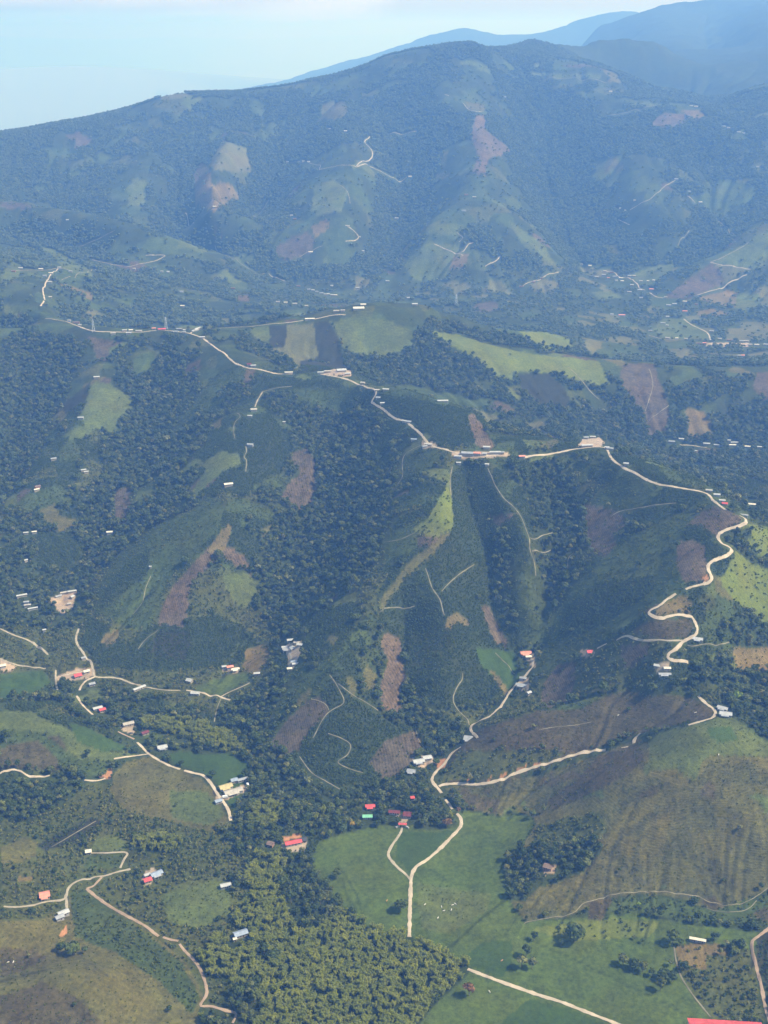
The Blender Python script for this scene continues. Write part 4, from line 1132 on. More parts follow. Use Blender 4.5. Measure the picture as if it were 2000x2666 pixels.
    ('p', 2.6, [(1690, 960), (1700, 1000), (1690, 1040), (1680, 1070)]), ('p', 2.4, [(1690, 1095), (1715, 1075), (1742, 1055)]), ('p', 2.2, [(1590, 1345), (1620, 1330), (1680, 1320), (1760, 1310)]), ('p', 1.8, [(1080, 1388), (1040, 1405), (1000, 1412)]),
    ('p', 1.6, [(1380, 1400), (1410, 1395), (1440, 1388)]), ('p', 1.6, [(1385, 1435), (1410, 1438), (1435, 1432)]),
]
ROAD_PTS = []


def catmull(P, n):
    P = np.asarray(P, float)
    out = []
    for i in range(len(P) - 1):
        p0, p1, p2, p3 = P[max(i - 1, 0)], P[i], P[i + 1], P[min(i + 2, len(P) - 1)]
        for t in np.arange(n) / n:
            out.append(0.5 * (2 * p1 + (p2 - p0) * t + (2 * p0 - 5 * p1 + 4 * p2 - p3) * t * t + (3 * p1 - p0 - 3 * p2 + p3) * t ** 3))
    out.append(P[-1])
    return np.array(out)


def road(kind, width, pts):
    W = [at(u, v) for u, v in pts]
    Rs = np.array([np.hypot(p[0], p[1]) for p in W])
    med = np.median(Rs)
    for i, (u, v) in enumerate(pts):
        nb = [Rs[j] for j in (i - 1, i + 1) if 0 <= j < len(pts)]
        lim = 1.10 * min(min(nb), med * 1.15)
        k = 0
        while Rs[i] > lim and k < 12:
            k += 1
            W[i] = at(u, v + 2 * k)
            Rs[i] = np.hypot(W[i][0], W[i][1])
    W = [w for w, r in zip(W, Rs) if r < 1.4 * med]
    if len(W) < 2:
        return
    xy = catmull([w[:2] for w in W], 8)
    seg = np.hypot(*np.diff(xy, axis=0).T)
    s = np.concatenate([[0], np.cumsum(seg)])
    n = max(int(s[-1] / 2.5), 3)
    t = np.linspace(0, s[-1], n)
    xy = np.stack([np.interp(t, s, xy[:, 0]), np.interp(t, s, xy[:, 1])], -1)
    d = np.gradient(xy, axis=0)
    d /= np.maximum(np.linalg.norm(d, axis=1, keepdims=True), 1e-6)
    nr = np.stack([-d[:, 1], d[:, 0]], -1)
    wv = width * (0.62 if kind == 'p' else 0.74) * (1 + 0.34 * vnoise(t / 17, t * 0 + len(ROAD_PTS), 80) + 0.22 * vnoise(t / 6, t * 0, 81))
    rows = []
    for k in (-0.5, -0.25, 0, 0.25, 0.5):
        off = k * wv * (1 + (0.30 * vnoise(t / 4.5, t * 0 + 7 * k, 82) if abs(k) > 0.4 else 0))
        q = xy + nr * off[:, None]
        rows.append(np.concatenate([q, (height(q[:, 0], q[:, 1]) + (0.34 if abs(k) < 0.4 else 0.22))[:, None]], 1))
    V = np.stack(rows, 1)
    V[:, :, 2] = np.maximum(V[:, :, 2], (V[:, 2:3, 2] - 1.2))
    idx = np.arange(n * 5).reshape(n, 5)
    q = np.stack([idx[:-1, :-1], idx[:-1, 1:], idx[1:, 1:], idx[1:, :-1]], -1).reshape(-1, 4)[:, ::-1]
    nm = 'path' if kind == 'p' else 'road'
    me = mesh_np(nm, V.reshape(-1, 3), q, mat={'r': M_ROAD, 't': M_ROAD2, 'p': M_PATH, 'e': M_REDEARTH}[kind], smooth_=True)
    o = link(bpy.data.objects.new(nm, me))
    o['kind'] = 'structure'
    ROAD_PTS.append(xy)
    pu, pv = project(xy[:, 0], xy[:, 1], height(xy[:, 0], xy[:, 1]))
    g = 3.0 if kind == 'p' else 5.0
    k = np.clip(1500 / np.hypot(xy[:, 0], xy[:, 1]), 0.4, 1.6)
    for a, b, c in zip(pu, pv, k):
        mask_disc(a, b, g * c, g * 0.6 * c)


for k_, w_, p_ in RD:
    road(k_, w_, p_)

# ------------------------------------------------------------------ houses
# u, v, length, depth, turn in degrees, roof, label (None: made from the place), place
HS = [
    (117, 2336, 11, 10, 8, 's', 'small square house with a salmon roof beside the curving lane', None),
    (166, 2384, 12, 7, 25, 'w', 'house with a white zinc roof at the end of the short side track', None),
    (156, 2394, 9, 6, 25, 'z', 'patched grey shed on the lower side of the white-roofed house', None),
    (385, 2296, 9, 7, 20, 'r', 'bright red-roofed house with a blue-grey barn behind it', None),
    (408, 2280, 14, 7, 28, 'b', 'blue-grey barn roof touching the bright red-roofed house', None),
    (384, 2282, 7, 4, 22, 'w', 'narrow pale lean-to between the red roof and the blue-grey barn', None),
    (588, 2310, 12, 6, 14, 'w', 'lone white zinc roof in the scrub above the bamboo grove', None),
    (627, 2436, 15, 8, 22, 'b', 'grey-roofed shed standing among the bamboo clumps', None),
    (612, 2450, 4, 3, 15, 'c', 'tiny pale hut below the grey shed in the bamboo', None),
    (764, 2199, 20, 7, 16, 'r', 'long farmhouse with a bright red roof at the pasture corner', None),
    (790, 2191, 8, 7, 16, 'd', 'dark-roofed end building joined to the long red farmhouse', None),
    (705, 2202, 8, 7, -25, 'n', 'brown-roofed hut next to the long red farmhouse', None),
    (588, 2054, 17, 9, 24, 'y', 'ochre-roofed barn beside the curved sandy road', None),
    (608, 2066, 24, 9, 22, 't', 'long tan-roofed barn in front of the ochre barn', None),
    (610, 2036, 9, 7, 20, 'b', 'small blue-grey roof behind the ochre barn', None),
    (632, 2034, 14, 5, 22, 'z', 'narrow grey zinc shed at the back of the barnyard', None),
    (569, 2090, 9, 6, 24, 'b', 'little grey kiosk across the road from the barns', None),
    (964, 2104, 12, 6, 4, 'r', 'red-roofed cottage in the trees above the pasture', None),
    (957, 2130, 12, 6, 3, 'g', 'mint green roofed cottage at the pasture edge', None),
    (1090, 1986, 15, 8, 18, 'w', 'wide white-roofed house by the orange road junction yard', None),
    (1112, 1979, 12, 8, 18, 'w', 'pale bluish-white roof joined behind the wide white house', None),
    (1071, 2012, 11, 7, -15, 'z', 'small two-tone grey house below the wide white house', None),
    (1074, 2082, 5, 5, 10, 'r', 'tiny dark red kiosk half hidden in trees', None),
    (1027, 2119, 14, 6, -6, 'm', 'long maroon roof in the trees by the gate', None),
    (1061, 2126, 10, 9, -8, 'm', 'square maroon roof beside the gate drive', None),
    (1223, 1923, 15, 11, -10, 'z', 'square grey zinc roof where the valley road bends', None),
    (1362, 1772, 10, 5, -14, 'z', 'upper grey roof of the stepped sheds on the valley road', None),
    (1358, 1787, 16, 6, -14, 'z', 'broad grey roof of the stepped sheds on the valley road', None),
    (1377, 1809, 7, 5, 40, 'w', 'small white hut below the stepped grey sheds', None),
    (1369, 1704, 16, 8, 12, 's', 'salmon-roofed house at the head of the valley road', None),
    (1376, 1715, 9, 6, 10, 'c', 'cream building stepping down from the salmon house', None),
    (1544, 1692, 17, 8, 14, 'r', 'lone bright red roof on the bare spur', None),
    (1817, 1663, 13, 7, -8, 'w', 'white-roofed house inside the last hairpin bend', None),
    (1711, 1732, 8, 6, -12, 'w', 'white hut at the corner of the courtyard farm below the hairpins', None),
    (1737, 1742, 9, 5, 6, 'c', 'cream wing on the far side of the courtyard farm', None),
    (1731, 1753, 16, 5, 8, 'z', 'long zinc wing on the near side of the courtyard farm', None),
    (1881, 1848, 13, 6, -22, 'w', 'upper zinc roof on the saddle above the brown hill', None),
    (1889, 1864, 15, 8, -4, 'w', 'wide white roof on the saddle above the brown hill', None),
    (1427, 2262, 10, 8, -20, 'n', 'broken brown-roofed ruin inside the clump of trees', None),
    (1806, 2451, 9, 3.5, -6, 'c', 'first of two cream sheds at the top of the vegetable garden', None),
    (1826, 2454, 9, 3.5, -6, 'c', 'second of two cream sheds at the top of the vegetable garden', None),
    (1888, 2687, 62, 15, 7, 'r', 'huge red-roofed hall at the lower corner beside the meadow', None),
    (203, 1762, 11, 9, 20, 'r', 'red-roofed house on the sandy yard at the junction', None),
    (226, 1752, 9, 6, 20, 'c', 'ochre walled shell of a house beside the red roof', None),
    (240, 1785, 9, 6, 20, 'z', 'grey roof below the sandy yard junction', None),
    (363, 1795, 20, 5, 35, 'w', 'slanting white shed where the lane enters the trees', None),
    (218, 1718, 9, 6, 20, 'z', 'grey zinc house above the sandy yard junction', None),
    (8, 1738, 12, 8, 15, 'c', 'cream house on the bare lot at the lane end', None),
    (494, 1776, 9, 8, -30, 'w', 'white house at the top corner of the small green field', None),
    (509, 1809, 13, 7, -12, 'w', 'white-roofed house at the lower corner of the small green field', None),
    (255, 1849, 13, 6, 20, 'w', 'white roof beside the crimson roof above the woods', None),
    (267, 1854, 9, 6, 24, 'r', 'crimson roof beside the white roof above the woods', None),
    (335, 1890, 15, 7, 18, 't', 'tan-roofed barn on the brown earth yard', None),
    (378, 1912, 10, 6, 30, 'm', 'rusty red hut under the bamboo row', None),
    (423, 1950, 13, 8, 14, 'w', 'white-roofed house on its own above the bright meadow road', None),
    (231, 2222, 7, 6, 5, 'c', 'little cream house at the end of the straight field track', None),
    (599, 1740, 10, 6, 16, 's', 'salmon-walled farmhouse above the small green field', None),
    (613, 1747, 12, 5, 14, 'c', 'cream wing of the farmhouse above the small green field', None),
    (584, 1742, 7, 5, 10, 'w', 'white hut at the end of the farmhouse above the green field', None),
    (669, 1758, 9, 5, 4, 'w', 'white cottage at the edge of the brown clearing', None),
    (756, 1668, 10, 6, 8, 'w', None, 'gully'), (774, 1674, 10, 6, -10, 't', None, 'gully'), (781, 1680, 9, 6, -12, 'w', None, 'gully'), (744, 1686, 12, 5, 4, 'w', None, 'gully'),
    (745, 1692, 11, 5, 3, 'z', None, 'gully'), (763, 1690, 8, 8, -70, 'w', None, 'gully'), (770, 1722, 14, 5, 14, 'b', None, 'gully'), (771, 1729, 12, 5, 14, 'w', None, 'gully'), (754, 1745, 7, 5, 8, 'c', None, 'gully'),
    (57, 1553, 22, 6, 16, 'w', None, 'lv'), (69, 1571, 11, 6, 6, 'z', None, 'lv'), (72, 1579, 14, 5, 8, 't', None, 'lv'), (86, 1587, 20, 5, 14, 'w', None, 'lv'),
    (168, 1546, 17, 6, 14, 't', None, 'lv'), (188, 1543, 18, 6, 12, 'w', None, 'lv'), (153, 1557, 14, 6, 30, 'z', None, 'lv'), (188, 1558, 9, 8, 50, 'w', None, 'lv'), (181, 1575, 8, 6, 10, 't', None, 'lv'), (116, 1644, 7, 5, 10, 'w', None, 'lv'),
    (286, 1390, 14, 7, 5, 'c', None, 'ls'), (68, 1391, 11, 5, 6, 'w', None, 'ls'), (90, 1389, 11, 5, 8, 'c', None, 'ls'), (68, 1463, 8, 5, 30, 'w', None, 'ls'), (392, 1480, 5, 4, 0, 'w', None, 'ls'),
    (252, 985, 17, 7, 5, 'w', None, 'ls'), (211, 1091, 16, 6, -8, 'w', None, 'ls'), (140, 1198, 14, 7, 16, 'z', None, 'ls'), (218, 1228, 13, 5, 18, 'w', None, 'ls'), (225, 1233, 11, 5, 18, 'w', None, 'ls'),
    (98, 1271, 14, 8, 35, 'n', None, 'ls'), (96, 1279, 13, 6, 22, 'c', None, 'ls'),
    (661, 1070, 16, 10, 8, 't', None, 'ms'), (651, 1086, 12, 5, -6, 'w', None, 'ms'), (652, 1161, 15, 8, -14, 'z', None, 'ms'), (595, 1265, 20, 9, 14, 'c', None, 'ms'), (740, 1103, 7, 5, 0, 'w', None, 'ms'),
    (199, 842, 24, 8, -4, 'n', None, 'r1a'), (208, 843, 12, 6, -6, 'w', None, 'r1a'), (181, 838, 12, 6, -10, 't', None, 'r1a'), (325, 863, 14, 6, 3, 'w', None, 'r1a'), (341, 862, 13, 6, 5, 'c', None, 'r1a'), (362, 864, 20, 5, -2, 'w', None, 'r1a'),
    (295, 871, 16, 6, 6, 't', None, 'r1a'), (335, 870, 16, 6, 4, 'w', None, 'r1a'), (401, 858, 12, 6, 2, 's', None, 'r1a'), (422, 855, 24, 9, 10, 'r', None, 'r1a'), (467, 854, 18, 5, 3, 'z', None, 'r1a'), (480, 851, 8, 6, 0, 'w', None, 'r1a'),
    (458, 866, 16, 5, -3, 'w', None, 'r1a'), (479, 868, 13, 5, -5, 'w', None, 'r1a'), (508, 862, 30, 6, 52, 'w', None, 'r1a'), (515, 858, 28, 6, 52, 'w', None, 'r1a'),
    (527, 881, 16, 7, 4, 'w', None, 'r1b'), (649, 952, 12, 9, 5, 'm', None, 'r1b'), (660, 955, 15, 6, 2, 'w', None, 'r1b'), (752, 973, 22, 5, 2, 'c', None, 'r1b'),
    (835, 973, 17, 6, 6, 'w', None, 'r1c'), (853, 970, 18, 7, 8, 't', None, 'r1c'), (889, 968, 26, 14, 14, 'w', None, 'r1c'), (905, 976, 16, 6, 16, 'w', None, 'r1c'), (945, 1001, 12, 7, -14, 't', None, 'r1c'), (985, 1015, 20, 7, -4, 't', None, 'r1c'),
    (1005, 1016, 16, 7, -12, 'w', None, 'r1c'), (985, 1036, 12, 7, -8, 'z', None, 'r1c'), (996, 1051, 12, 6, 10, 'w', None, 'r1c'),
    (1153, 1046, 26, 7, 6, 'w', None, 'r1d'), (1053, 1099, 10, 6, -20, 'w', None, 'r1d'), (1064, 1100, 14, 7, -18, 'z', None, 'r1d'), (1078, 1146, 14, 6, -8, 'b', None, 'r1d'), (1116, 1159, 18, 8, -10, 't', None, 'r1d'), (1106, 1166, 12, 5, 22, 'z', None, 'r1d'),
    (1217, 1184, 26, 11, -6, 'z', None, 'r1d'), (1241, 1185, 17, 8, -6, 's', None, 'r1d'), (1262, 1185, 9, 6, 0, 'w', None, 'r1d'), (1289, 1182, 24, 7, 5, 'w', None, 'r1d'), (1308, 1182, 8, 6, 4, 'z', None, 'r1d'), (1267, 1168, 16, 7, 0, 'w', None, 'r1d'),
    (1193, 1192, 16, 6, -4, 'w', None, 'r1d'), (1194, 1209, 10, 5, 0, 'w', None, 'r1d'), (1268, 1213, 9, 6, -10, 'w', None, 'r1d'), (1359, 1192, 14, 7, 10, 's', None, 'r1d'),
    (1526, 1142, 13, 7, 10, 'z', None, 'r1e'), (1543, 1140, 15, 6, 4, 'w', None, 'r1e'), (1528, 1153, 26, 7, 14, 'w', None, 'r1e'), (1580, 1155, 10, 6, -4, 'w', None, 'r1e'), (1588, 1161, 15, 6, -8, 'z', None, 'r1e'), (1630, 1212, 11, 6, -6, 'w', None, 'r1e'),
    (1846, 1281, 13, 6, -6, 't', None, 'r1e'), (1866, 1293, 13, 6, 2, 'w', None, 'r1e'), (1880, 1307, 12, 6, -4, 'w', None, 'r1e'), (1887, 1315, 11, 8, -8, 'r', None, 'r1e'), (1958, 1311, 15, 7, -2, 'c', None, 'r1e'), (1937, 1343, 16, 6, -10, 'z', None, 'r1e'),
    (807, 833, 30, 7, 6, 'c', None, 'kn'), (876, 813, 18, 7, 4, 't', None, 'kn'), (893, 812, 14, 6, 2, 't', None, 'kn'), (934, 804, 34, 16, 6, 'c', None, 'kn'),
    (1749, 1153, 18, 8, -4, 'z', None, 'vh'), (1774, 1147, 15, 8, -10, 'w', None, 'vh'), (1840, 1158, 19, 7, -4, 'w', None, 'vh'), (1866, 1162, 17, 6, -2, 'z', None, 'vh'), (1898, 1150, 9, 6, 0, 'w', None, 'vh'), (1912, 1156, 22, 6, 8, 'w', None, 'vh'),
    (1907, 1162, 20, 6, 8, 'c', None, 'vh'), (1946, 1167, 16, 7, -2, 'c', None, 'vh'), (1977, 1167, 13, 6, 4, 'w', None, 'vh'), (1812, 1177, 7, 5, 0, 'w', None, 'vh'),
]
for u_, v_ in ((1738, 826), (1726, 843), (1737, 849), (1693, 863), (1738, 882), (1762, 883), (1786, 884), (1853, 864), (1874, 884), (1898, 887), (1931, 890), (1943, 890), (1952, 899), (1970, 900), (1994, 899), (1819, 896), (1834, 897), (1925, 928), (1934, 928),
               (1593, 820), (1783, 812), (1515, 690), (1536, 693), (1575, 708), (1593, 711), (1554, 723), (1584, 725), (1617, 726), (1620, 734), (1639, 720), (1651, 720), (1669, 734), (1687, 734), (1702, 732), (1645, 744), (1639, 762), (1666, 757),
               (1696, 755), (1733, 776), (1669, 777), (1741, 796), (1756, 793), (1783, 787), (1813, 794), (1600, 722), (1572, 718), (1605, 732), (1358, 747), (1389, 735), (1410, 726), (1063, 777), (1080, 790)):
    HS.append((u_, v_, random.uniform(12, 24), random.uniform(7, 9), random.uniform(-12, 14), random.choice('wwcztnts'), None, 'town'))
HS.append((1619, 823, 30, 10, 6, 's', 'long salmon roof alone in the hazy valley woods', None))
for u_, v_ in ((607, 752), (777, 746), (804, 755), (815, 757), (825, 761), (837, 765), (848, 768), (855, 767), (865, 770), (873, 770), (724, 788), (744, 790), (768, 793), (798, 799), (864, 746), (931, 752), (946, 782), (1009, 734)):
    HS.append((u_, v_, random.uniform(13, 22), random.uniform(7, 9), random.uniform(-10, 10), random.choice('wwcztn'), None, 'vl'))
for u_, v_ in ((1631, 546), (1617, 541), (1654, 521), (1795, 499), (1824, 527), (1761, 468), (1973, 436), (1068, 461), (1214, 508), (1235, 515), (1208, 550), (1033, 570), (506, 538), (559, 539), (749, 423), (791, 420), (804, 422), (759, 562), (768, 571),
               (905, 588), (934, 612), (809, 658), (943, 652), (860, 335), (900, 343), (1800, 277), (1812, 279), (1886, 331), (1897, 334), (1924, 345), (1936, 347), (1315, 253), (1590, 240)):
    HS.append((u_, v_, random.uniform(16, 24), random.uniform(8, 10), random.uniform(-10, 10), random.choice('wwcztn'), None, 'mt'))
for i_, (u_, v_) in enumerate(((36, 708), (54, 700), (107, 703), (117, 720), (130, 736), (133, 713), (130, 774), (155, 699), (184, 708), (176, 573), (350, 702), (422, 709), (438, 710), (473, 761), (475, 799))):
    HS.append((u_, v_, random.uniform(13, 20), random.uniform(7, 9), random.uniform(-10, 10), random.choice('wwcztn'), None, 'lm'))
_ones = 'first second third fourth fifth sixth seventh eighth ninth tenth eleventh twelfth thirteenth fourteenth fifteenth sixteenth seventeenth eighteenth nineteenth'.split()
_tens = {2: ('twentieth', 'twenty'), 3: ('thirtieth', 'thirty'), 4: ('fortieth', 'forty'), 5: ('fiftieth', 'fifty'), 6: ('sixtieth', 'sixty')}
ORD = [(_ones[k - 1] if k < 20 else _tens[k // 10][0] if k % 10 == 0 else _tens[k // 10][1] + '-' + _ones[k % 10 - 1]) for k in range(1, 70)]
PLACE = {
    'gully': ('in the wooded gully hamlet', 'from the top', 'v', 'houses of the gully hamlet'),
    'lv': ('in the hamlet under the wooded spur', 'from the lane', 'u', 'houses of the hamlet under the wooded spur'),
    'ls': ('on the hazy wooded spur', 'going downhill', 'v', 'farmhouses on the wooded spur'),
    'ms': ('above the long pink clearing', 'going downhill', 'v', 'farmhouses above the pink clearing'),
    'r1a': ('in the far ridge road row', 'from the forest end', 'u', 'houses along the far ridge road'),
    'r1b': ('by the road below the striped fields', 'going down', 'u', 'houses below the striped fields'),
    'r1c': ('on the ridge bend under the dark field', 'going down', 'u', 'houses on the ridge bend'),
    'r1d': ('of the ridge-top village', 'going down the road', 'u', 'houses of the ridge-top village'),
    'r1e': ('on the ridge road beyond the village', 'going down', 'u', 'houses on the ridge road beyond the village'),
    'kn': ('on the knoll above the striped fields', 'going up', 'u', 'buildings on the knoll'),
    'vh': ('in the valley row behind the ridge', 'from the brown field', 'u', 'houses in the valley behind the ridge'),
    'lm': ('on the hazy side ridge', 'along the ridge', 'u', 'farmhouses on the hazy side ridge'),
    'town': ('in the hazy valley town', 'along the valley', 'u', 'houses of the hazy valley town'),
    'vl': ('in the village under the blue mountain', 'along the valley', 'u', 'houses of the village under the mountain'),
    'mt': ('high on the hazy blue mountain', 'from its wooded end', 'u', 'farmhouses on the mountainside'),
}
order = {}
for pl in PLACE:
    ax = PLACE[pl][2]
    if ax:
        ids = sorted([i for i, h in enumerate(HS) if h[7] == pl], key=lambda i: HS[i][0 if ax == 'u' else 1])
        for k, i in enumerate(ids):
            order[i] = ORD[k]


def box_v(x0, x1, y0, y1, z0, z1):
    return [(x0, y0, z0), (x1, y0, z0), (x1, y1, z0), (x0, y1, z0), (x0, y0, z1), (x1, y0, z1), (x1, y1, z1), (x0, y1, z1)]


BOX_Q = [(0, 3, 2, 1), (4, 5, 6, 7), (0, 1, 5, 4), (1, 2, 6, 5), (2, 3, 7, 6), (3, 0, 4, 7)]


def part(name, verts, faces, mat, parent, smooth_=False):
    me = bpy.data.meshes.new(name)
    me.from_pydata(verts, [], faces)
    me.materials.append(mat)
    if smooth_:
        for p in me.polygons:
            p.use_smooth = True
    o = bpy.data.objects.new(name, me)
    return link(o, parent)


def boxpart(name, dims, mat, parent):
    return part(name, box_v(*dims), BOX_Q, mat, parent)


HOUSE_XY = []


def house(i, u, v, L, D, rot, rc, label, place):
    x, y, z = at_near(u, v)
    Rr = math.hypot(x, y)
    near = Rr < 1500
    if L < 40:
        k_ = 0.88 if Rr < 1500 else 0.68 if Rr < 2700 else 0.62
        L, D = L * k_, D * k_
    rt = R_(rot) - math.atan2(x, y) * 0.6
    cs, sn = math.cos(rt), math.sin(rt)
    cor = [(x + sx_ * L / 2 * cs - sy_ * D / 2 * sn, y + sx_ * L / 2 * sn + sy_ * D / 2 * cs) for sx_ in (-1, 0, 1) for sy_ in (-1, 0, 1)]
    hz_ = [float(height(a, b)) for a, b in cor]
    base = min(hz_)
    zf = max(min(max(hz_), base + 2.2), base)            # floor level, cut slightly into the slope
    big = L > 40
    wh = (5.0 if big else 3.2 if L * D > 90 else 2.7) + random.uniform(-0.2, 0.3)
    rise = D * (0.16 if big else 0.24)
    nm = 'hall' if big else 'barn' if (L >= 17 and near) else 'hut' if L * D < 40 else 'house'
    root = link(bpy.data.objects.new(nm, None))
    root.empty_display_size = 2
    root.location = (x, y, zf)
    root.rotation_euler = (0, 0, rt)
    cname = ROOF[rc][0]
    grp = PLACE[place][3] if place else None
    if label is None:
        label = '%s-roofed house %s, %s %s' % (cname, PLACE[place][0], order[i], PLACE[place][1])
    tag(root, label, {'hall': 'hall', 'barn': 'barn', 'hut': 'hut', 'house': 'house'}[nm], grp)
    dn = base - zf - 1.0
    wm = WALLS[2] if rc in 'n' else WALLS[3] if rc in 'zd' and random.random() < 0.4 else random.choice(WALLS[:2])
    hl, hd = L / 2 - 0.45, D / 2 - 0.45
    V = [(-hl, -hd, dn), (hl, -hd, dn), (hl, hd, dn), (-hl, hd, dn), (-hl, -hd, wh), (hl, -hd, wh), (hl, hd, wh), (-hl, hd, wh), (-hl, 0, wh + rise * 0.9), (hl, 0, wh + rise * 0.9)]
    Fc = [(0, 3, 2, 1), (0, 1, 5, 4), (2, 3, 7, 6), (1, 2, 6, 9, 5), (3, 0, 4, 8, 7)]
    wl_o = part('wall', V, Fc, wm, root)
    t = 0.14
    a, b = L / 2 + 0.25, D / 2 + 0.35
    ze = wh - 0.10
    zr = wh + rise
    RV = [(-a, -b, ze), (a, -b, ze), (a, 0, zr), (-a, 0, zr), (a, b, ze), (-a, b, ze)]
    RV += [(p[0], p[1], p[2] + t) for p in RV]
    RF = [(3, 2, 1, 0), (5, 4, 2, 3), (6, 7, 8, 9), (9, 8, 10, 11), (0, 1, 7, 6), (4, 5, 11, 10), (1, 2, 8, 7), (2, 4, 10, 8), (3, 0, 6, 9), (5, 3, 9, 11)]
    ro = part('roof', RV, RF, ROOF[rc][1], root)
    if near:
        # roof ridge cap, door, windows
        boxpart('ridge_cap', (-a, a, -0.22, 0.22, zr + t - 0.04, zr + t + 0.07), ROOF[rc][1], ro)
        d0 = boxpart('door', (-0.55 + L * 0.12, 0.55 + L * 0.12, -hd - 0.05, -hd + 0.05, 0.0, 2.1), M_DOOR, root)
        for wx in (-L * 0.28, -L * 0.08, L * 0.32):
            w = boxpart('window', (wx - 0.6, wx + 0.6, -hd - 0.04, -hd + 0.05, 1.0, 2.0), M_GLASS, root)
            boxpart('sill', (wx - 0.7, wx + 0.7, -hd - 0.12, -hd + 0.02, 0.9, 1.0), M_FRAME, w)
        for sx_ in (-1, 1):
            boxpart('window', (sx_ * hl - 0.05, sx_ * hl + 0.05, -0.6, 0.6, 1.0, 2.0), M_GLASS, root)
        if L > 9 and random.random() < 0.6:
            part('porch_roof', [(-a * 0.7, -b - 2.0, ze - 0.55), (a * 0.5, -b - 2.0, ze - 0.55), (a * 0.5, -b + 0.1, ze - 0.02), (-a * 0.7, -b + 0.1, ze - 0.02),
                                (-a * 0.7, -b - 2.0, ze - 0.47), (a * 0.5, -b - 2.0, ze - 0.47), (a * 0.5, -b + 0.1, ze + 0.05), (-a * 0.7, -b + 0.1, ze + 0.05)], BOX_Q, ROOF['z' if rc in 'wzb' else rc][1], root)
            for px_ in (-a * 0.68, -a * 0.1, a * 0.48):
                boxpart('post', (px_ - 0.07, px_ + 0.07, -b - 1.9, -b - 1.76, dn, ze - 0.53), M_FRAME, root)
    HOUSE_XY.append((x, y, max(L, D) * 0.62))
    s_ = FPX / math.hypot(Rr, CAM_Z - z)
    mask_disc(u, v - 1, (L * 0.5 + 1) * s_, (4 + D * 0.28) * s_ * 0.75)


for i_, h_ in enumerate(HS):
    house(i_, *h_)


# ------------------------------------------------------------------ vegetation
def leaf_material(name, c0, c1, c2, tr=0.2):
    m, nt, bs = nodes_of(name, 0.75, 0.15)
    N, L = nt.nodes, nt.links
    oi = N.new('ShaderNodeObjectInfo')
    geo = N.new('ShaderNodeNewGeometry')
    c0, c1, c2 = [(a * 1.58, b * 1.42, c * 0.78) for a, b, c in (c0, c1, c2)]
    rp = N.new('ShaderNodeValToRGB')
    rp.color_ramp.elements[0].color = (*c0, 1)
    rp.color_ramp.elements[1].color = (*c2, 1)
    e = rp.color_ramp.elements.new(0.55)
    e.color = (*c1, 1)
    L.new(oi.outputs['Random'], rp.inputs[0])
    mp = N.new('ShaderNodeMapRange')
    mp.inputs[3].default_value = 0.62
    mp.inputs[4].default_value = 1.38
    L.new(geo.outputs['Random Per Island'], mp.inputs[0])
    vm = N.new('ShaderNodeVectorMath'); vm.operation = 'SCALE'
    L.new(rp.outputs[0], vm.inputs[0]); L.new(mp.outputs[0], vm.inputs['Scale'])
    L.new(vm.outputs[0], bs.inputs['Base Color'])
    if tr:
        tl = N.new('ShaderNodeBsdfTranslucent')
        L.new(vm.outputs[0], tl.inputs[0])
        mx = N.new('ShaderNodeMixShader')
        mx.inputs[0].default_value = tr
        L.new(bs.outputs[0], mx.inputs[1]); L.new(tl.outputs[0], mx.inputs[2])
        L.new(mx.outputs[0], N['Material Output'].inputs[0])
    return m


LEAF = leaf_material('leaves_wood', (0.030, 0.050, 0.020), (0.050, 0.076, 0.028), (0.086, 0.106, 0.044))
LEAF_P = leaf_material('leaves_pale', (0.070, 0.090, 0.058), (0.095, 0.115, 0.066), (0.130, 0.140, 0.080))
LEAF_B = leaf_material('leaves_bamboo', (0.108, 0.142, 0.034), (0.138, 0.172, 0.041), (0.178, 0.206, 0.050), 0.4)
LEAF_F = leaf_material('leaves_far', (0.045, 0.070, 0.036), (0.066, 0.092, 0.046), (0.090, 0.114, 0.062))
LEAF_C = leaf_material('leaves_coffee', (0.030, 0.052, 0.022), (0.042, 0.068, 0.028), (0.056, 0.085, 0.034))
LEAF_S = leaf_material('leaves_scrub', (0.055, 0.075, 0.028), (0.085, 0.105, 0.038), (0.120, 0.125, 0.058))
LEAF_R = leaf_material('leaves_russet', (0.085, 0.050, 0.034), (0.110, 0.062, 0.040), (0.120, 0.080, 0.050))
LEAF_Y = leaf_material('leaves_yellow', (0.230, 0.170, 0.030), (0.250, 0.190, 0.035), (0.260, 0.200, 0.040))
LEAF_L = leaf_material('leaves_bright', (0.110, 0.170, 0.040), (0.125, 0.190, 0.045), (0.140, 0.200, 0.050))
BARK = flat_mat('bark', (0.20, 0.17, 0.13), 0.9, 0.1, 0.35, 0.8)
CULM = flat_mat('bamboo_culm', (0.16, 0.17, 0.06), 0.7, 0.2, 0.3, 0.8)

ICO = bmesh.new()
bmesh.ops.create_icosphere(ICO, subdivisions=1, radius=1.0)
ICO_V = np.array([v.co[:] for v in ICO.verts])
ICO_F = np.array([[v.index for v in f.verts] for f in ICO.faces])
ICO.free()
ICO = bmesh.new()
bmesh.ops.create_icosphere(ICO, subdivisions=2, radius=1.0)
ICO2_V = np.array([v.co[:] for v in ICO.verts])
ICO2_F = np.array([[v.index for v in f.verts] for f in ICO.faces])
ICO.free()


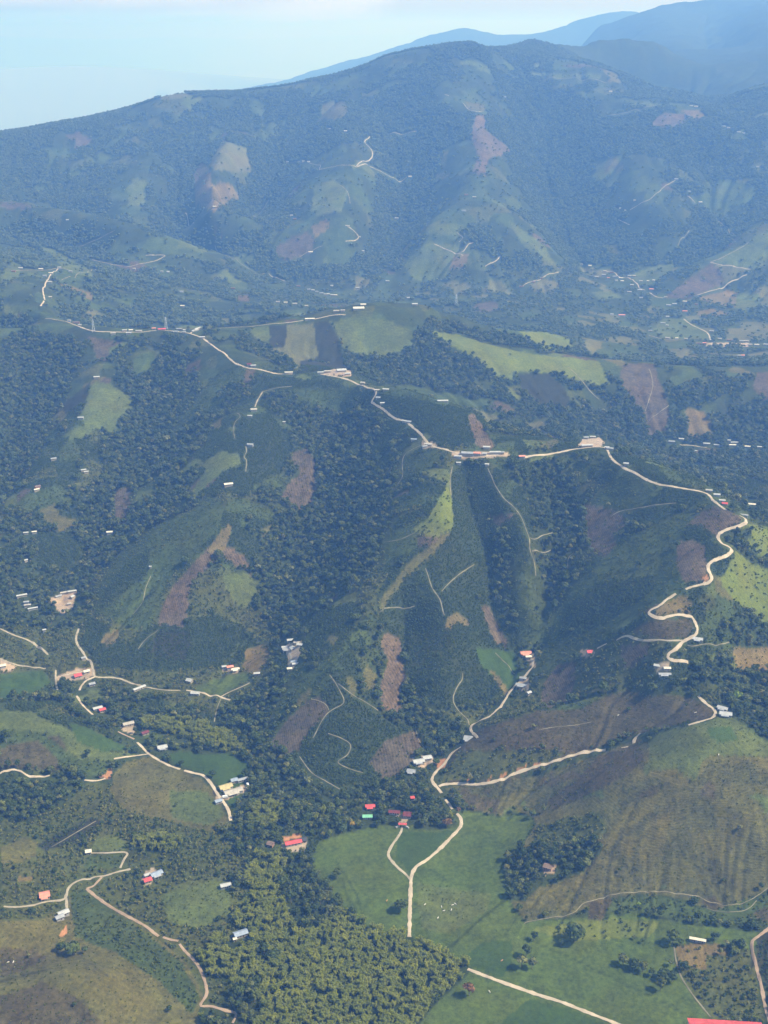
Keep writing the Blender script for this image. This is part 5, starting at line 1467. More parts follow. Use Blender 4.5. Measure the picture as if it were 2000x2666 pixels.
def crown(seed, rx, rz, zc, lobes, per, leaf, core=True, flat=0.0):
    """lobed crown: dark inner lumps and many separate leaf sprays standing off them"""
    r = np.random.default_rng(seed)
    V, T, Q = [], [], []
    n = 0
    for k in range(lobes):
        a = 2 * math.pi * (k + r.uniform(-.3, .3)) / max(lobes - 1, 1)
        rad = rx * r.uniform(0.35, 0.62) if k else 0
        c = np.array([rad * math.cos(a), rad * math.sin(a), zc + rz * (r.uniform(-0.28, 0.35) if k else 0.42)])
        lr_ = rx * r.uniform(0.42, 0.60)
        lz = rz * r.uniform(0.42, 0.62)
        if core:
            vv = ICO_V * (1 + r.uniform(-0.18, 0.18, (len(ICO_V), 1))) * [lr_ * 0.86, lr_ * 0.86, lz * 0.86] + c
            V.append(vv)
            T.append(ICO_F + n)
            n += len(vv)
        d = r.normal(size=(per, 3))
        d /= np.linalg.norm(d, axis=1, keepdims=True)
        d[:, 2] = np.where(d[:, 2] < -0.35, -d[:, 2], d[:, 2])
        p = c + d * [lr_, lr_, lz] * r.uniform(0.85, 1.12, (per, 1))
        nrm = d + r.normal(size=(per, 3)) * 0.45 + [0, 0, flat]
        nrm /= np.linalg.norm(nrm, axis=1, keepdims=True)
        t1 = np.cross(nrm, r.normal(size=(per, 3)))
        t1 /= np.linalg.norm(t1, axis=1, keepdims=True)
        t2 = np.cross(nrm, t1)
        s1 = leaf * r.uniform(0.6, 1.25, (per, 1))
        s2 = s1 * r.uniform(0.5, 0.95, (per, 1))
        quad = np.stack([p - t1 * s1, p - t2 * s2 + nrm * 0.1, p + t1 * s1 * 0.9 - nrm * 0.25 * s1, p + t2 * s2], 1)
        V.append(quad.reshape(-1, 3))
        Q.append(np.arange(per * 4).reshape(-1, 4) + n)
        n += per * 4
    return np.concatenate(V), np.concatenate(Q), (np.concatenate(T) if T else None)


def trunk_geo(h, r0, seed, limbs=3, spread=1.6):
    r = np.random.default_rng(seed)
    V, Q = [], []
    n = 0

    def tube(pts, rads, k=5):
        nonlocal n
        for i, (p, q) in enumerate(zip(pts, rads)):
            for j in range(k):
                a = 2 * math.pi * j / k
                V.append((p[0] + q * math.cos(a), p[1] + q * math.sin(a), p[2]))
            if i:
                for j in range(k):
                    Q.append((n + (i - 1) * k + j, n + (i - 1) * k + (j + 1) % k, n + i * k + (j + 1) % k, n + i * k + j))
        n += len(pts) * k
    bx_, by_ = r.uniform(-.4, .4, 2)
    tube([(0, 0, -1.0), (bx_ * .3, by_ * .3, h * .5), (bx_, by_, h)], [r0 * 1.25, r0 * .85, r0 * .5])
    for k in range(limbs):
        a = 2 * math.pi * (k + r.uniform(-.2, .2)) / limbs
        tube([(bx_ * .3, by_ * .3, h * .55), (spread * .5 * math.cos(a), spread * .5 * math.sin(a), h * .85), (spread * math.cos(a), spread * math.sin(a), h * 1.15)], [r0 * .5, r0 * .35, r0 * .15], 4)
    return V, Q


def bamboo_geo(seed, h=13.0, nc=15):
    r = np.random.default_rng(seed)
    V, Q, CV, CQ = [], [], [], []
    n = m = 0
    for k in range(nc):
        a = r.uniform(0, 2 * math.pi)
        hh = h * r.uniform(0.7, 1.05)
        out = r.uniform(1.2, 4.2)
        b0 = r.uniform(0, 1.1)
        pts = []
        for t in np.linspace(0, 1, 8):
            o_ = b0 + out * t ** 2.2
            zz = hh * (t - 0.26 * t ** 4)
            pts.append(np.array([o_ * math.cos(a), o_ * math.sin(a), zz]))
        for i in range(7):
            d = np.array([math.cos(a + 1.57), math.sin(a + 1.57), 0]) * 0.09
            CV += [pts[i] - d, pts[i] + d, pts[i + 1] + d * .8, pts[i + 1] - d * .8]
            CQ.append((m, m + 1, m + 2, m + 3))
            m += 4
        for t in np.linspace(0.3, 1.0, 12):
            f = t * 7
            i = min(int(f), 6)
            p = pts[i] + (pts[i + 1] - pts[i]) * (f - i)
            for q in range(2):
                b = r.uniform(0, 2 * math.pi)
                ln = r.uniform(1.4, 2.7) * (1.15 - 0.35 * t)
                dr_ = np.array([math.cos(b), math.sin(b), r.uniform(-0.45, 0.35)])
                sd = np.cross(dr_, [0, 0, 1.0])
                sd /= np.linalg.norm(sd)
                w_ = ln * r.uniform(0.16, 0.27)
                V += [p, p + dr_ * ln * .45 + sd * w_, p + dr_ * ln + np.array([0, 0, -0.35 * ln]), p + dr_ * ln * .45 - sd * w_]
                Q.append((n, n + 1, n + 2, n + 3))
                n += 4
    return V, Q, CV, CQ


def lump_mesh(name, seed, rx, rz, mat, sub=ICO_V, subf=ICO_F, rough=0.28, base=0.0):
    r = np.random.default_rng(seed)
    v = sub * (1 + r.uniform(-rough, rough, (len(sub), 1))) * [rx * r.uniform(.85, 1.15), rx * r.uniform(.85, 1.15), rz]
    v[:, 2] += rz * 0.75 + base
    return mesh_np(name, v, None, subf, mat)


def proto_collection(name, meshes):
    c = bpy.data.collections.new(name)
    for i, me in enumerate(meshes):
        o = bpy.data.objects.new('%s_%02d' % (name, i), me)
        c.objects.link(o)
    return c


def join_geo(name, parts_):
    """parts: (verts, quads, tris, material)"""
    V, Q, T, MQ, MT = [], [], [], [], []
    n = 0
    mats = []
    for (v, q, t, m) in parts_:
        v = np.asarray(v, float)
        if m not in mats:
            mats.append(m)
        k = mats.index(m)
        V.append(v)
        if q is not None and len(q):
            Q.append(np.asarray(q) + n)
            MQ += [k] * len(q)
        if t is not None and len(t):
            T.append(np.asarray(t) + n)
            MT += [k] * len(t)
        n += len(v)
    me = mesh_np(name, np.concatenate(V), np.concatenate(Q) if Q else None, np.concatenate(T) if T else None)
    for m in mats:
        me.materials.append(m)
    me.polygons.foreach_set('material_index', np.array(MQ + MT, np.int32))
    return me


KIND = []       # broadleaf kinds: crown mesh, trunk mesh, height
for s_, (rx, rz, zc, lb, pr, lf, mt, th) in enumerate((
        (4.6, 3.6, 6.4, 7, 30, 0.95, LEAF, 5.0), (3.8, 4.2, 7.2, 7, 28, 0.85, LEAF, 5.6), (5.4, 3.4, 6.2, 8, 30, 1.0, LEAF, 5.0), (3.2, 3.0, 5.2, 6, 26, 0.75, LEAF, 4.0),
        (4.0, 4.8, 8.6, 7, 28, 0.9, LEAF, 7.0), (4.2, 3.2, 7.0, 6, 20, 0.8, LEAF_P, 6.0), (3.4, 3.0, 6.0, 6, 24, 0.8, LEAF_S, 4.5))):
    v, q, t = crown(100 + s_, rx, rz, zc, lb, pr, lf)
    cm = join_geo('crown', [(v, q, t, mt)])
    tv, tq = trunk_geo(th, 0.28, 200 + s_, 3, rx * 0.45)
    tm = mesh_np('trunk', tv, tq, mat=BARK)
    KIND.append((cm, tm, (v, q, t, mt), (tv, tq)))
BAMB = []
for s_ in range(4):
    V_, Q_, CV_, CQ_ = bamboo_geo(300 + s_, 12.5 + s_ * 0.8, 16)
    BAMB.append((mesh_np('leaves', V_, Q_, mat=LEAF_B), mesh_np('culms', CV_, CQ_, mat=CULM), (V_, Q_, None, LEAF_B), (CV_, CQ_)))

COL_TREE = proto_collection('forest_kinds', [join_geo('forest_tree', [k[2], (k[3][0], k[3][1], None, BARK)]) for k in KIND])
COL_BAMB = proto_collection('bamboo_kinds', [join_geo('grove_bamboo', [k[2], (k[3][0], k[3][1], None, CULM)]) for k in BAMB])
FARM = []
for s_ in range(6):
    v, q, t = crown(400 + s_, 4.8, 3.8, 5.4, 5, 7, 1.5)
    FARM.append(join_geo('far_tree', [(v, q, t, LEAF_F)]))
COL_FAR = proto_collection('far_kinds', FARM)
BUSH = []
LEAF_G = leaf_material('leaves_grass', (0.044, 0.068, 0.020), (0.056, 0.082, 0.024), (0.074, 0.094, 0.032))
for s_ in range(9):
    v, q, t = crown(500 + s_, 1.25, 1.0, 0.9, 3, 7, 0.5)
    BUSH.append(join_geo('bush', [(v, q, t, (LEAF_C, LEAF_C, LEAF_C, LEAF_S, LEAF_S, LEAF_S, LEAF_G, LEAF_G, LEAF_G)[s_])]))
COL_BUSH = proto_collection('bush_kinds', BUSH)


def scatter(name, coll, xyz, scale, idx, seed=0):
    n = len(xyz)
    me = bpy.data.meshes.new(name)
    me.vertices.add(n)
    me.vertices.foreach_set('co', np.asarray(xyz, np.float32).ravel())
    r = np.random.default_rng(seed)
    at_ = me.attributes.new('turn', 'FLOAT', 'POINT'); at_.data.foreach_set('value', r.uniform(0, 6.283, n).astype(np.float32))
    at_ = me.attributes.new('size', 'FLOAT_VECTOR', 'POINT'); at_.data.foreach_set('vector', np.asarray(scale, np.float32).ravel())
    at_ = me.attributes.new('sort', 'INT', 'POINT'); at_.data.foreach_set('value', np.asarray(idx, np.int32))
    me.update()
    o = link(bpy.data.objects.new(name, me))
    o['kind'] = 'stuff'
    ng = bpy.data.node_groups.new(name + '_scatter', 'GeometryNodeTree')
    ng.interface.new_socket('Geometry', in_out='INPUT', socket_type='NodeSocketGeometry')
    ng.interface.new_socket('Geometry', in_out='OUTPUT', socket_type='NodeSocketGeometry')
    N, L = ng.nodes, ng.links
    gi = N.new('NodeGroupInput'); go = N.new('NodeGroupOutput')
    iop = N.new('GeometryNodeInstanceOnPoints')
    ci_ = N.new('GeometryNodeCollectionInfo')
    ci_.inputs[0].default_value = coll
    ci_.inputs['Separate Children'].default_value = True
    ci_.inputs['Reset Children'].default_value = True

    def named(nm, tp):
        a = N.new('GeometryNodeInputNamedAttribute')
        a.data_type = tp
        a.inputs[0].default_value = nm
        return a.outputs[0]
    L.new(gi.outputs[0], iop.inputs['Points'])
    L.new(ci_.outputs[0], iop.inputs['Instance'])
    iop.inputs['Pick Instance'].default_value = True
    L.new(named('sort', 'INT'), iop.inputs['Instance Index'])
    cx_ = N.new('ShaderNodeCombineXYZ')
    L.new(named('turn', 'FLOAT'), cx_.inputs[2])
    e2r = N.new('FunctionNodeEulerToRotation')
    L.new(cx_.outputs[0], e2r.inputs[0])
    L.new(e2r.outputs[0], iop.inputs['Rotation'])
    L.new(named('size', 'FLOAT_VECTOR'), iop.inputs['Scale'])
    L.new(iop.outputs[0], go.inputs[0])
    md = o.modifiers.new('scatter', 'NODES')
    md.node_group = ng
    return o


# cells that the photo can show (with a margin), and their areas
area = np.zeros((NR, NA), np.float32)
area[:-1] = (RR[1:] - RR[:-1])[:, None] * RR[:-1, None] * STEP_A
in_view = (HID < 22) & (GU > -130) & (GU < PW + 130) & (GV < PH + 160)
area *= in_view
DT = np.array([CLS[k][4] for k in CK], np.float32)
DB = np.array([CLS[k][5] for k in CK], np.float32)


def sample(dens, n_exp_scale=1.0):
    w = (dens * area).ravel().astype(np.float64)
    n = int(w.sum() * n_exp_scale)
    cs_ = np.cumsum(w)
    k = np.searchsorted(cs_, rng.uniform(0, cs_[-1], n))
    i, j = np.divmod(k, NA)
    R = RR[i] + rng.uniform(0, 1, n) * (RR[np.minimum(i + 1, NR - 1)] - RR[i])
    a = AZ[j] + rng.uniform(-0.5, 0.5, n) * STEP_A
    x, y = R * np.sin(a), R * np.cos(a)
    return x, y, height(x, y), cover[i, j]


def clear_of_roads(x, y, z, hgt, wid):
    ok_ = np.ones(len(x), bool)
    for fh in (0.0, 0.35, 0.7, 1.0):
        for fw in (-0.5, 0, 0.5):
            u, v = project(x + fw * wid, y, z + fh * hgt)
            ui = np.clip(u.astype(int), 0, MASK.shape[1] - 1)
            vi_ = np.clip(v.astype(int), 0, MASK.shape[0] - 1)
            ok_ &= ~MASK[vi_, ui]
    return ok_


def thin(x, y, d):
    """drop points closer than about d (per point) to an earlier one"""
    keep_ = np.ones(len(x), bool)
    seen = {}
    cs_ = 6.0
    for k in range(len(x)):
        ix, iy = int(x[k] // cs_), int(y[k] // cs_)
        bad = False
        for a in (ix - 1, ix, ix + 1):
            for b in (iy - 1, iy, iy + 1):
                for (px, py) in seen.get((a, b), ()):
                    if (px - x[k]) ** 2 + (py - y[k]) ** 2 < d[k] ** 2:
                        bad = True
                        break
        if bad:
            keep_[k] = False
        else:
            seen.setdefault((ix, iy), []).append((x[k], y[k]))
    return keep_


rk = RR[:, None]
patchy = np.clip(1.0 + 1.1 * fbm(GX, GY, 60, 2, 90), 0.15, 2.0)
# --- trees, near and middle distance
conc = blur(H, 4, 12) - H                      # hollows and gullies hold more trees
gul = np.clip(0.25 + conc / (0.0012 * rk), 0.05, 4.0)
x, y, z, cl = sample(DT[cover] * (rk < 2900) * 1.35 * np.where(DT[cover] > 0.008, 1, patchy * gul))
sc = np.clip(rng.lognormal(-0.36, 0.30, len(x)), 0.36, 1.5) * np.where(np.hypot(x, y) > 1700, 1.06, 1.0) * np.where(np.isin(cl, [CI['F'], CI['f'], CI['V']]), 1.0, 0.72)
ok = clear_of_roads(x, y, z, 9 * sc, 5 * sc) & thin(x, y, 4.1 * sc)
x, y, z, sc, cl = x[ok], y[ok], z[ok], sc[ok], cl[ok]
knd = rng.choice(7, len(x), p=[0.21, 0.19, 0.17, 0.17, 0.1, 0.07, 0.09])
# clumps of paler kinds
pz = fbm(x, y, 110, 2, 95)
knd = np.where((pz > 0.35) & (rng.uniform(size=len(x)) < 0.35), 6, knd)
u_, v_ = project(x, y, z)
near_sc = sc / np.hypot(np.hypot(x, y), CAM_Z - z) * ((u_ > 10) & (u_ < PW - 10) & (v_ < PH + 10) & (v_ > 0))
a_i = np.clip(((np.arctan2(x, y) - AZ[0]) / STEP_A).astype(int), 0, NA - 1)
r_i = np.clip(np.searchsorted(RR, np.hypot(x, y)) - 1, 0, NR - 1)
near_sc *= HID[r_i, a_i] < 3
pick = np.argsort(-near_sc)[:280]
is_ind = np.zeros(len(x), bool)
is_ind[pick] = True


def tree_obj(name, kinds, k, x_, y_, z_, s_, rot, label, cat, group, pn, crown_mat=None):
    root = link(bpy.data.objects.new(name, None))
    root.location = (x_, y_, z_)
    root.rotation_euler = (0, 0, rot)
    root.scale = s_ if isinstance(s_, tuple) else (s_, s_, s_)
    root.empty_display_size = 1
    tag(root, label, cat, group)
    for nm, me in zip(pn, kinds[k][:2]):
        if crown_mat is not None and nm in ('crown', 'leaves'):
            me = me.copy()
            me.materials.clear()
            me.materials.append(crown_mat)
            me.polygons.foreach_set('material_index', np.zeros(len(me.polygons), np.int32))
        link(bpy.data.objects.new(nm, me), root)
    return root


def tree_place(u, v):
    """words for where a woodland tree stands"""
    for nm, poly in TREE_AREAS:
        if in_poly(np.array([u]), np.array([v]), poly)[0]:
            return nm
    return ('in the woods round the gully hamlet' if v < 1760 and 620 < u < 1000 else 'in the wooded valley round the sandy yard junction' if v < 1860 and u <= 620 else 'in the woods behind the tan-roofed barn' if u <= 620 and v < 2000 else
            'in the wooded gullies between the coffee spurs' if v < 1800 else 'in the woods along the valley road' if v < 2020 else 'on the near valley floor')


TREE_AREAS = [
    ('in the dark wedge between the bamboo grove and the pasture', [(700, 2240), (800, 2270), (900, 2380), (890, 2410), (780, 2450), (710, 2340)]),
    ('in the clump round the brown ruin', [(1300, 2180), (1590, 2170), (1590, 2260), (1400, 2360), (1300, 2350)]),
    ('in the woods between the barns and the pasture', [(560, 1960), (1200, 1960), (1210, 2140), (1000, 2160), (830, 2200), (650, 2230), (560, 2180)]),
    ('in the garden scrub beside the cream sheds', [(1750, 2440), (2010, 2440), (2010, 2680), (1750, 2680)]),
    ('in the scrub round the red-roofed house with the blue-grey barn', [(180, 2240), (520, 2240), (520, 2420), (180, 2420)]),
    ('in the scrub between the lone white roof and the earth road', [(380, 2240), (680, 2240), (680, 2470), (380, 2470)]),
    ('near the earth road at the lower edge of the picture', [(380, 2440), (700, 2440), (700, 2680), (380, 2680)]),
    ('along the wooded bank under the green hillside lane', [(0, 1980), (330, 1980), (330, 2160), (0, 2160)]),
    ('in the scrub above the salmon-roofed house', [(0, 2160), (330, 2160), (330, 2340), (0, 2340)]),
    ('on the rough grass round the white zinc roof by the lane', [(0, 2340), (330, 2340), (330, 2680), (0, 2680)]),
    ('on the dry trampled hillside', [(1140, 1900), (2020, 1900), (2020, 2400), (1300, 2400), (1140, 2100)]),
]
for k in pick:
    tree_obj('broadleaf_tree', KIND, int(knd[k]), x[k], y[k], z[k], float(sc[k]), rng.uniform(0, 6.28), 'leafy green tree ' + tree_place(u_[k], v_[k]), 'tree', 'trees ' + tree_place(u_[k], v_[k]), ('crown', 'trunk'))
m_ = ~is_ind
scatter('forest', COL_TREE, np.stack([x, y, z], -1)[m_], np.stack([sc, sc, sc * rng.uniform(0.85, 1.2, len(sc))], -1)[m_], knd[m_], 3)
# --- far woods
x, y, z, cl = sample(DT[cover] * ((rk >= 2900) & (rk < 6400)) * 0.62 * np.where(DT[cover] > 0.008, 1, gul) + np.where((rk >= 2900) & (rk < 6400), 0.0005, 0))
ok = clear_of_roads(x, y, z, 9, 6)
x, y, z = x[ok], y[ok], z[ok]
sc = rng.uniform(0.6, 1.15, len(x))
scatter('far_forest', COL_FAR, np.stack([x, y, z], -1), np.stack([sc, sc, sc * rng.uniform(0.8, 1.25, len(sc))], -1), rng.integers(0, 6, len(x)), 4)
# --- bushes and coffee
x, y, z, cl = sample(2.4 * DB[cover] * (rk < 2300) * np.where(np.isin(cover, [CI['C'], CI['K']]), 1, patchy))
ok = clear_of_roads(x, y, z, 1.5, 1.5)
x, y, z, cl = x[ok], y[ok], z[ok], cl[ok]
cof = np.isin(cl, [CI['C'], CI['K'], CI['F'], CI['f']])
sc = rng.uniform(0.45, 1.25, len(x)) * np.where(np.isin(cl, [CI['S'], CI['L']]), 1.35, np.where(np.isin(cl, [CI['P'], CI['p']]), 0.6, 1) * np.where(np.isin(cl, [CI['P'], CI['p'], CI['G'], CI['D'], CI['d'], CI['O']]), 0.6, 1.0))
scatter('undergrowth', COL_BUSH, np.stack([x, y, z], -1), np.stack([sc, sc, sc], -1), np.where(cof, rng.integers(0, 3, len(x)), np.where(np.isin(cl, [CI[q] for q in 'PpGgLODY']) & (rng.uniform(size=len(x)) < 0.85), rng.integers(6, 9, len(x)), rng.integers(2, 6, len(x)))), 5)
# --- bamboo
x, y, z, cl = sample(np.where(cover == CI['T'], 0.080, 0) * (rk < 2000) + np.where((cover == CI['F']) & (rk < 1400), 0.0007, 0))
sc = rng.uniform(0.5, 0.98, len(x))
ok = clear_of_roads(x, y, z, 11 * sc, 5 * sc) & thin(x, y, 4.4 * sc)
x, y, z, sc = x[ok], y[ok], z[ok], sc[ok]
u_, v_ = project(x, y, z)
near_sc = sc / np.hypot(np.hypot(x, y), CAM_Z - z) * ((u_ > 5) & (u_ < PW - 5) & (v_ < PH + 12))
pick = np.argsort(-near_sc)[:280]
is_ind = np.zeros(len(x), bool)
is_ind[pick] = True
kb = rng.integers(0, 4, len(x))
for k in pick:
    in_main = in_poly(np.array([u_[k]]), np.array([v_[k]]), [(560, 2215), (1260, 2400), (1260, 2560), (1080, 2900), (480, 2900), (480, 2440)])[0]
    if in_main:
        wh_ = ('round the grey shed at the edge of the big grove' if u_[k] < 680 and v_[k] > 2380 else 'in the narrow neck of the big grove by the long red farmhouse' if v_[k] < 2400 else
               'at the tip of the big grove towards the straight road' if u_[k] > 1060 else 'along the pasture side of the big grove' if v_[k] < 2500 else
               'in the lowest part of the big grove' if v_[k] > 2600 else 'in the middle of the big grove')
    else:
        wh_ = ('in the grove behind the tan-roofed barn' if v_[k] < 2000 else 'in the grove between the barnyard and the long red farmhouse' if u_[k] > 560 else 'in the row beside the straight field track' if u_[k] > 300 else 'dotted through the woods along the lanes')
    tree_obj('bamboo_clump', BAMB, int(kb[k]), x[k], y[k], z[k], float(sc[k]), rng.uniform(0, 6.28), 'feathery bamboo clump ' + wh_, 'bamboo', 'bamboo clumps ' + wh_, ('leaves', 'culms'))
m_ = ~is_ind
scatter('bamboo_grove', COL_BAMB, np.stack([x, y, z], -1)[m_], np.stack([sc, sc, sc], -1)[m_], kb[m_], 6)

# --- single trees one can point at
LONE = [
    (878, 2287, 1.15, 0, None, 'round dark tree alone in the middle of the bright pasture'),
    (1043, 2371, 1.25, 2, None, 'dark spreading tree between the sandy road and the bamboo grove'),
    (1496, 2452, 1.75, 2, None, 'largest round tree on the lower meadow'),
    (1391, 2448, 1.10, 3, None, 'low round tree just under the trail end'),
    (1461, 2462, 0.85, 3, None, 'small shrubby tree beside the largest meadow tree'),
    (1370, 2490, 1.20, 1, None, 'dark upright tree above the pale rounded clump on the meadow'),
    (1358, 2520, 1.35, 5, None, 'greyish rounded tree under the dark upright meadow tree'),
    (1385, 2522, 1.15, 5, None, 'second greyish tree leaning out of the meadow clump'),
    (1751, 2456, 1.40, 0, None, 'dark dense tree at the corner of the vegetable garden'),
    (1771, 2462, 0.95, 3, None, 'smaller tree touching the dark tree at the garden corner'),
    (1857, 2448, 0.70, 4, None, 'first of the two slim trees by the garden fence'),
    (1867, 2447, 0.65, 4, None, 'second of the two slim trees by the garden fence'),
    (1933, 2455, 0.50, 3, None, 'little shrub near the red earth road corner'),
    (1720, 2578, 1.25, 1, LEAF_S, 'pale green rounded tree at the end of the meadow hedge'),
    (1622, 2512, 1.15, 0, None, 'first tree of the meadow hedge counted from the large round tree'),
    (1650, 2524, 1.05, 2, None, 'second tree of the meadow hedge'), (1673, 2530, 1.10, 0, None, 'third tree of the meadow hedge'),
    (1697, 2541, 1.00, 3, None, 'fourth tree of the meadow hedge'), (1726, 2550, 1.10, 2, None, 'fifth tree of the meadow hedge'), (1750, 2556, 1.05, 0, None, 'sixth tree of the meadow hedge by the garden path'),
    (1746, 2515, 0.85, 3, None, 'small tree on the meadow side of the garden path'), (1781, 2526, 0.95, 0, None, 'dark tree on the garden side of the path'),
    (1650, 2446, 0.55, 3, None, 'upper shrub of the low thicket in the lower meadow'), (1672, 2456, 0.6, 3, None, 'lower shrub of the low thicket in the lower meadow'),
    (1222, 2592, 1.35, 5, LEAF_R, 'russet tree beside the tip of the bamboo grove'),
    (1193, 2118, 0.9, 3, LEAF_R, 'russet tree over the road at the top of the pasture'),
    (1163, 2152, 1.0, 2, LEAF_R, 'low russet thicket at the pasture top'),
    (918, 2155, 0.9, 3, LEAF_Y, 'yellow flowering tree at the pasture edge'),
    (1920, 1824, 1.2, 0, LEAF_L, 'bright green star-shaped tree in the dark woods'),
    (1662, 2362, 0.7, 3, LEAF_L, 'bright yellow-green bush under the trail on the dry hillside'),
    (160, 2478, 1.0, 0, None, 'first dark tree of the clump on the grassy hollow'), (192, 2484, 1.3, 2, None, 'biggest dark tree of the clump on the grassy hollow'), (222, 2482, 0.9, 3, None, 'last dark tree of the clump on the grassy hollow'),
    (622, 2296, 1.1, 1, None, 'dark columnar tree next to the lone white zinc roof'),
]
for (u0, v0, s0, k0, mt0, lb0) in LONE:
    x0, y0, z0 = at(u0, v0)
    tree_obj('tree', KIND, k0, x0, y0, z0, s0, rng.uniform(0, 6.28), lb0, 'tree', None, ('crown', 'trunk'), mt0)


# ------------------------------------------------------------------ cattle, trucks, pylons, gate
def cow_mesh():
    """one continuous body: spine, neck, head, four jointed legs and tail grown from a skeleton"""
    P = [(0, 0, 1.05), (0.75, 0, 1.08), (-0.75, 0, 1.10), (1.15, 0, 1.30), (1.50, 0, 1.38), (1.85, 0, 1.15), (-1.0, 0, 1.05), (-1.1, 0, 0.45)]
    E = [(0, 1), (0, 2), (1, 3), (3, 4), (4, 5), (2, 6), (6, 7)]
    Rd = [.40, .38, .36, .24, .17, .11, .08, .05]
    for (bx_, root_, bend) in ((0.7, 1, 0.03), (-0.7, 2, -0.10)):
        for sy_ in (-1, 1):
            n = len(P)
            P += [(bx_, sy_ * .22, .80), (bx_ + bend, sy_ * .23, .42), (bx_, sy_ * .23, .02)]
            Rd += [.17, .085, .075]
            E += [(root_, n), (n, n + 1), (n + 1, n + 2)]
    for sy_ in (-1, 1):
        n = len(P)
        P.append((1.46, sy_ * .24, 1.46)); Rd.append(.06); E.append((4, n))
    me = bpy.data.meshes.new('cow')
    me.from_pydata(P, E, [])
    o = bpy.data.objects.new('cow_skeleton', me)
    scene.collection.objects.link(o)
    sk = o.modifiers.new('skin', 'SKIN')
    for i, r in enumerate(Rd):
        me.skin_vertices[0].data[i].radius = (r, r)
    me.skin_vertices[0].data[0].use_root = True
    o.modifiers.new('sub', 'SUBSURF').levels = 1
    dg = bpy.context.evaluated_depsgraph_get()
    out = bpy.data.meshes.new_from_object(o.evaluated_get(dg))
    bpy.data.objects.remove(o)
    out.name = 'cow'
    for p in out.polygons:
        p.use_smooth = True
    return out


COW = cow_mesh()
COAT_W = flat_mat('cow_coat_white', (0.72, 0.68, 0.60), 0.8, 0.2, 0.15)
COAT_B = flat_mat('cow_coat_brown', (0.50, 0.28, 0.17), 0.8, 0.2, 0.15)
COW.materials.append(COAT_W)
COWS = [(1106, 2357, 40, 0), (1150, 2363, 100, 0), (1155, 2373, 10, 0), (1175, 2371, 70, 0), (1178, 2358, 20, 0), (1186, 2355, 150, 0), (1140, 2392, 60, 0), (1306, 2503, 30, 1), (1275, 2584, 120, 0), (1007, 2347, 60, 1), (20, 2508, 30, 0), (35, 2507, 80, 0), (1609, 1864, 30, 0), (1810, 1857, 10, 0), (1871, 1967, 70, 0)]
CL = ['white cow nearest the sandy road in the pasture herd', 'white cow at the upper middle of the pasture herd', 'white cow at the lower middle of the pasture herd', 'white cow at the lower end of the pasture herd', 'white cow second from the top of the pasture herd',
      'white cow highest up in the pasture herd', 'white cow straying below the pasture herd', 'tan cow alone on the dark meadow corner', 'white cow alone below the straight sandy road', 'tan cow alone beside the dark spreading tree',
      'first of two white cows on the grassy hill', 'second of two white cows on the grassy hill', 'white cow alone on the brown spur', 'white cow below the saddle houses', 'white cow on the hilltop grass']
COW2 = COW.copy()
COW2.materials.clear()
COW2.materials.append(COAT_B)
for (u0, v0, r0, c0), lb in zip(COWS, CL):
    x0, y0, z0 = at(u0, v0)
    o = link(bpy.data.objects.new('cow', COW2 if c0 else COW))
    o.location = (x0, y0, z0 + 0.05)
    o.rotation_euler = (0, 0, R_(r0))
    o.scale = (1.0, 1.0, 1.0)
    tag(o, lb, 'cow', 'grazing cattle')

TYRE = flat_mat('tyre_rubber', (0.02, 0.02, 0.02), 0.9, 0.2, 0.1)
PAINT = flat_mat('truck_paint', (0.75, 0.75, 0.73), 0.4, 0.5, 0.1)


def truck(u0, v0, rot, label):
    x0, y0, z0 = at_near(u0, v0)
    root = link(bpy.data.objects.new('truck', None))
    root.location = (x0, y0, z0 + 0.35)
    root.rotation_euler = (0, 0, R_(rot))
    tag(root, label, 'truck')
    boxpart('cargo_box', (-3.2, 1.3, -1.1, 1.1, 0.9, 3.1), PAINT, root)
    cab = part('cab', [(1.45, -1.0, 0.5), (3.2, -1.0, 0.5), (3.2, 1.0, 0.5), (1.45, 1.0, 0.5), (1.45, -1.0, 2.4), (2.6, -1.0, 2.4), (2.6, 1.0, 2.4), (1.45, 1.0, 2.4), (3.2, -1.0, 1.4), (3.2, 1.0, 1.4)],
               [(0, 3, 2, 1), (4, 5, 6, 7), (0, 1, 8, 5, 4), (2, 3, 7, 6, 9), (3, 0, 4, 7), (1, 2, 9, 8), (8, 9, 6, 5)], PAINT, root)
    part('windscreen', [(3.17, -0.85, 1.48), (3.17, 0.85, 1.48), (2.66, 0.85, 2.33), (2.66, -0.85, 2.33), (3.22, -0.85, 1.5), (3.22, 0.85, 1.5), (2.71, 0.85, 2.35), (2.71, -0.85, 2.35)], BOX_Q, M_GLASS, cab)
    boxpart('chassis', (-3.2, 3.0, -0.8, 0.8, 0.45, 0.9), TYRE, root)
    for wx in (-2.1, 2.2):
        for wy in (-0.95, 0.95):
            vs, fs = [], []
            for j in range(12):
                a = 2 * math.pi * j / 12
                vs += [(wx + 0.48 * math.cos(a), wy - 0.15, 0.1 + 0.48 * math.sin(a)), (wx + 0.48 * math.cos(a), wy + 0.15, 0.1 + 0.48 * math.sin(a))]
            for j in range(12):
                fs.append((2 * j, 2 * j + 1, (2 * j + 3) % 24, (2 * j + 2) % 24))
            fs += [tuple(range(0, 24, 2)), tuple(range(23, 0, -2))]
            part('wheel', vs, fs, TYRE, root)


truck(587, 2078, 20, 'white box truck parked in front of the long tan barn')
truck(645, 2046, 110, 'white truck at the back corner of the barnyard')

STEEL = flat_mat('pylon_steel', (0.55, 0.57, 0.58), 0.5, 0.4, 0.1)


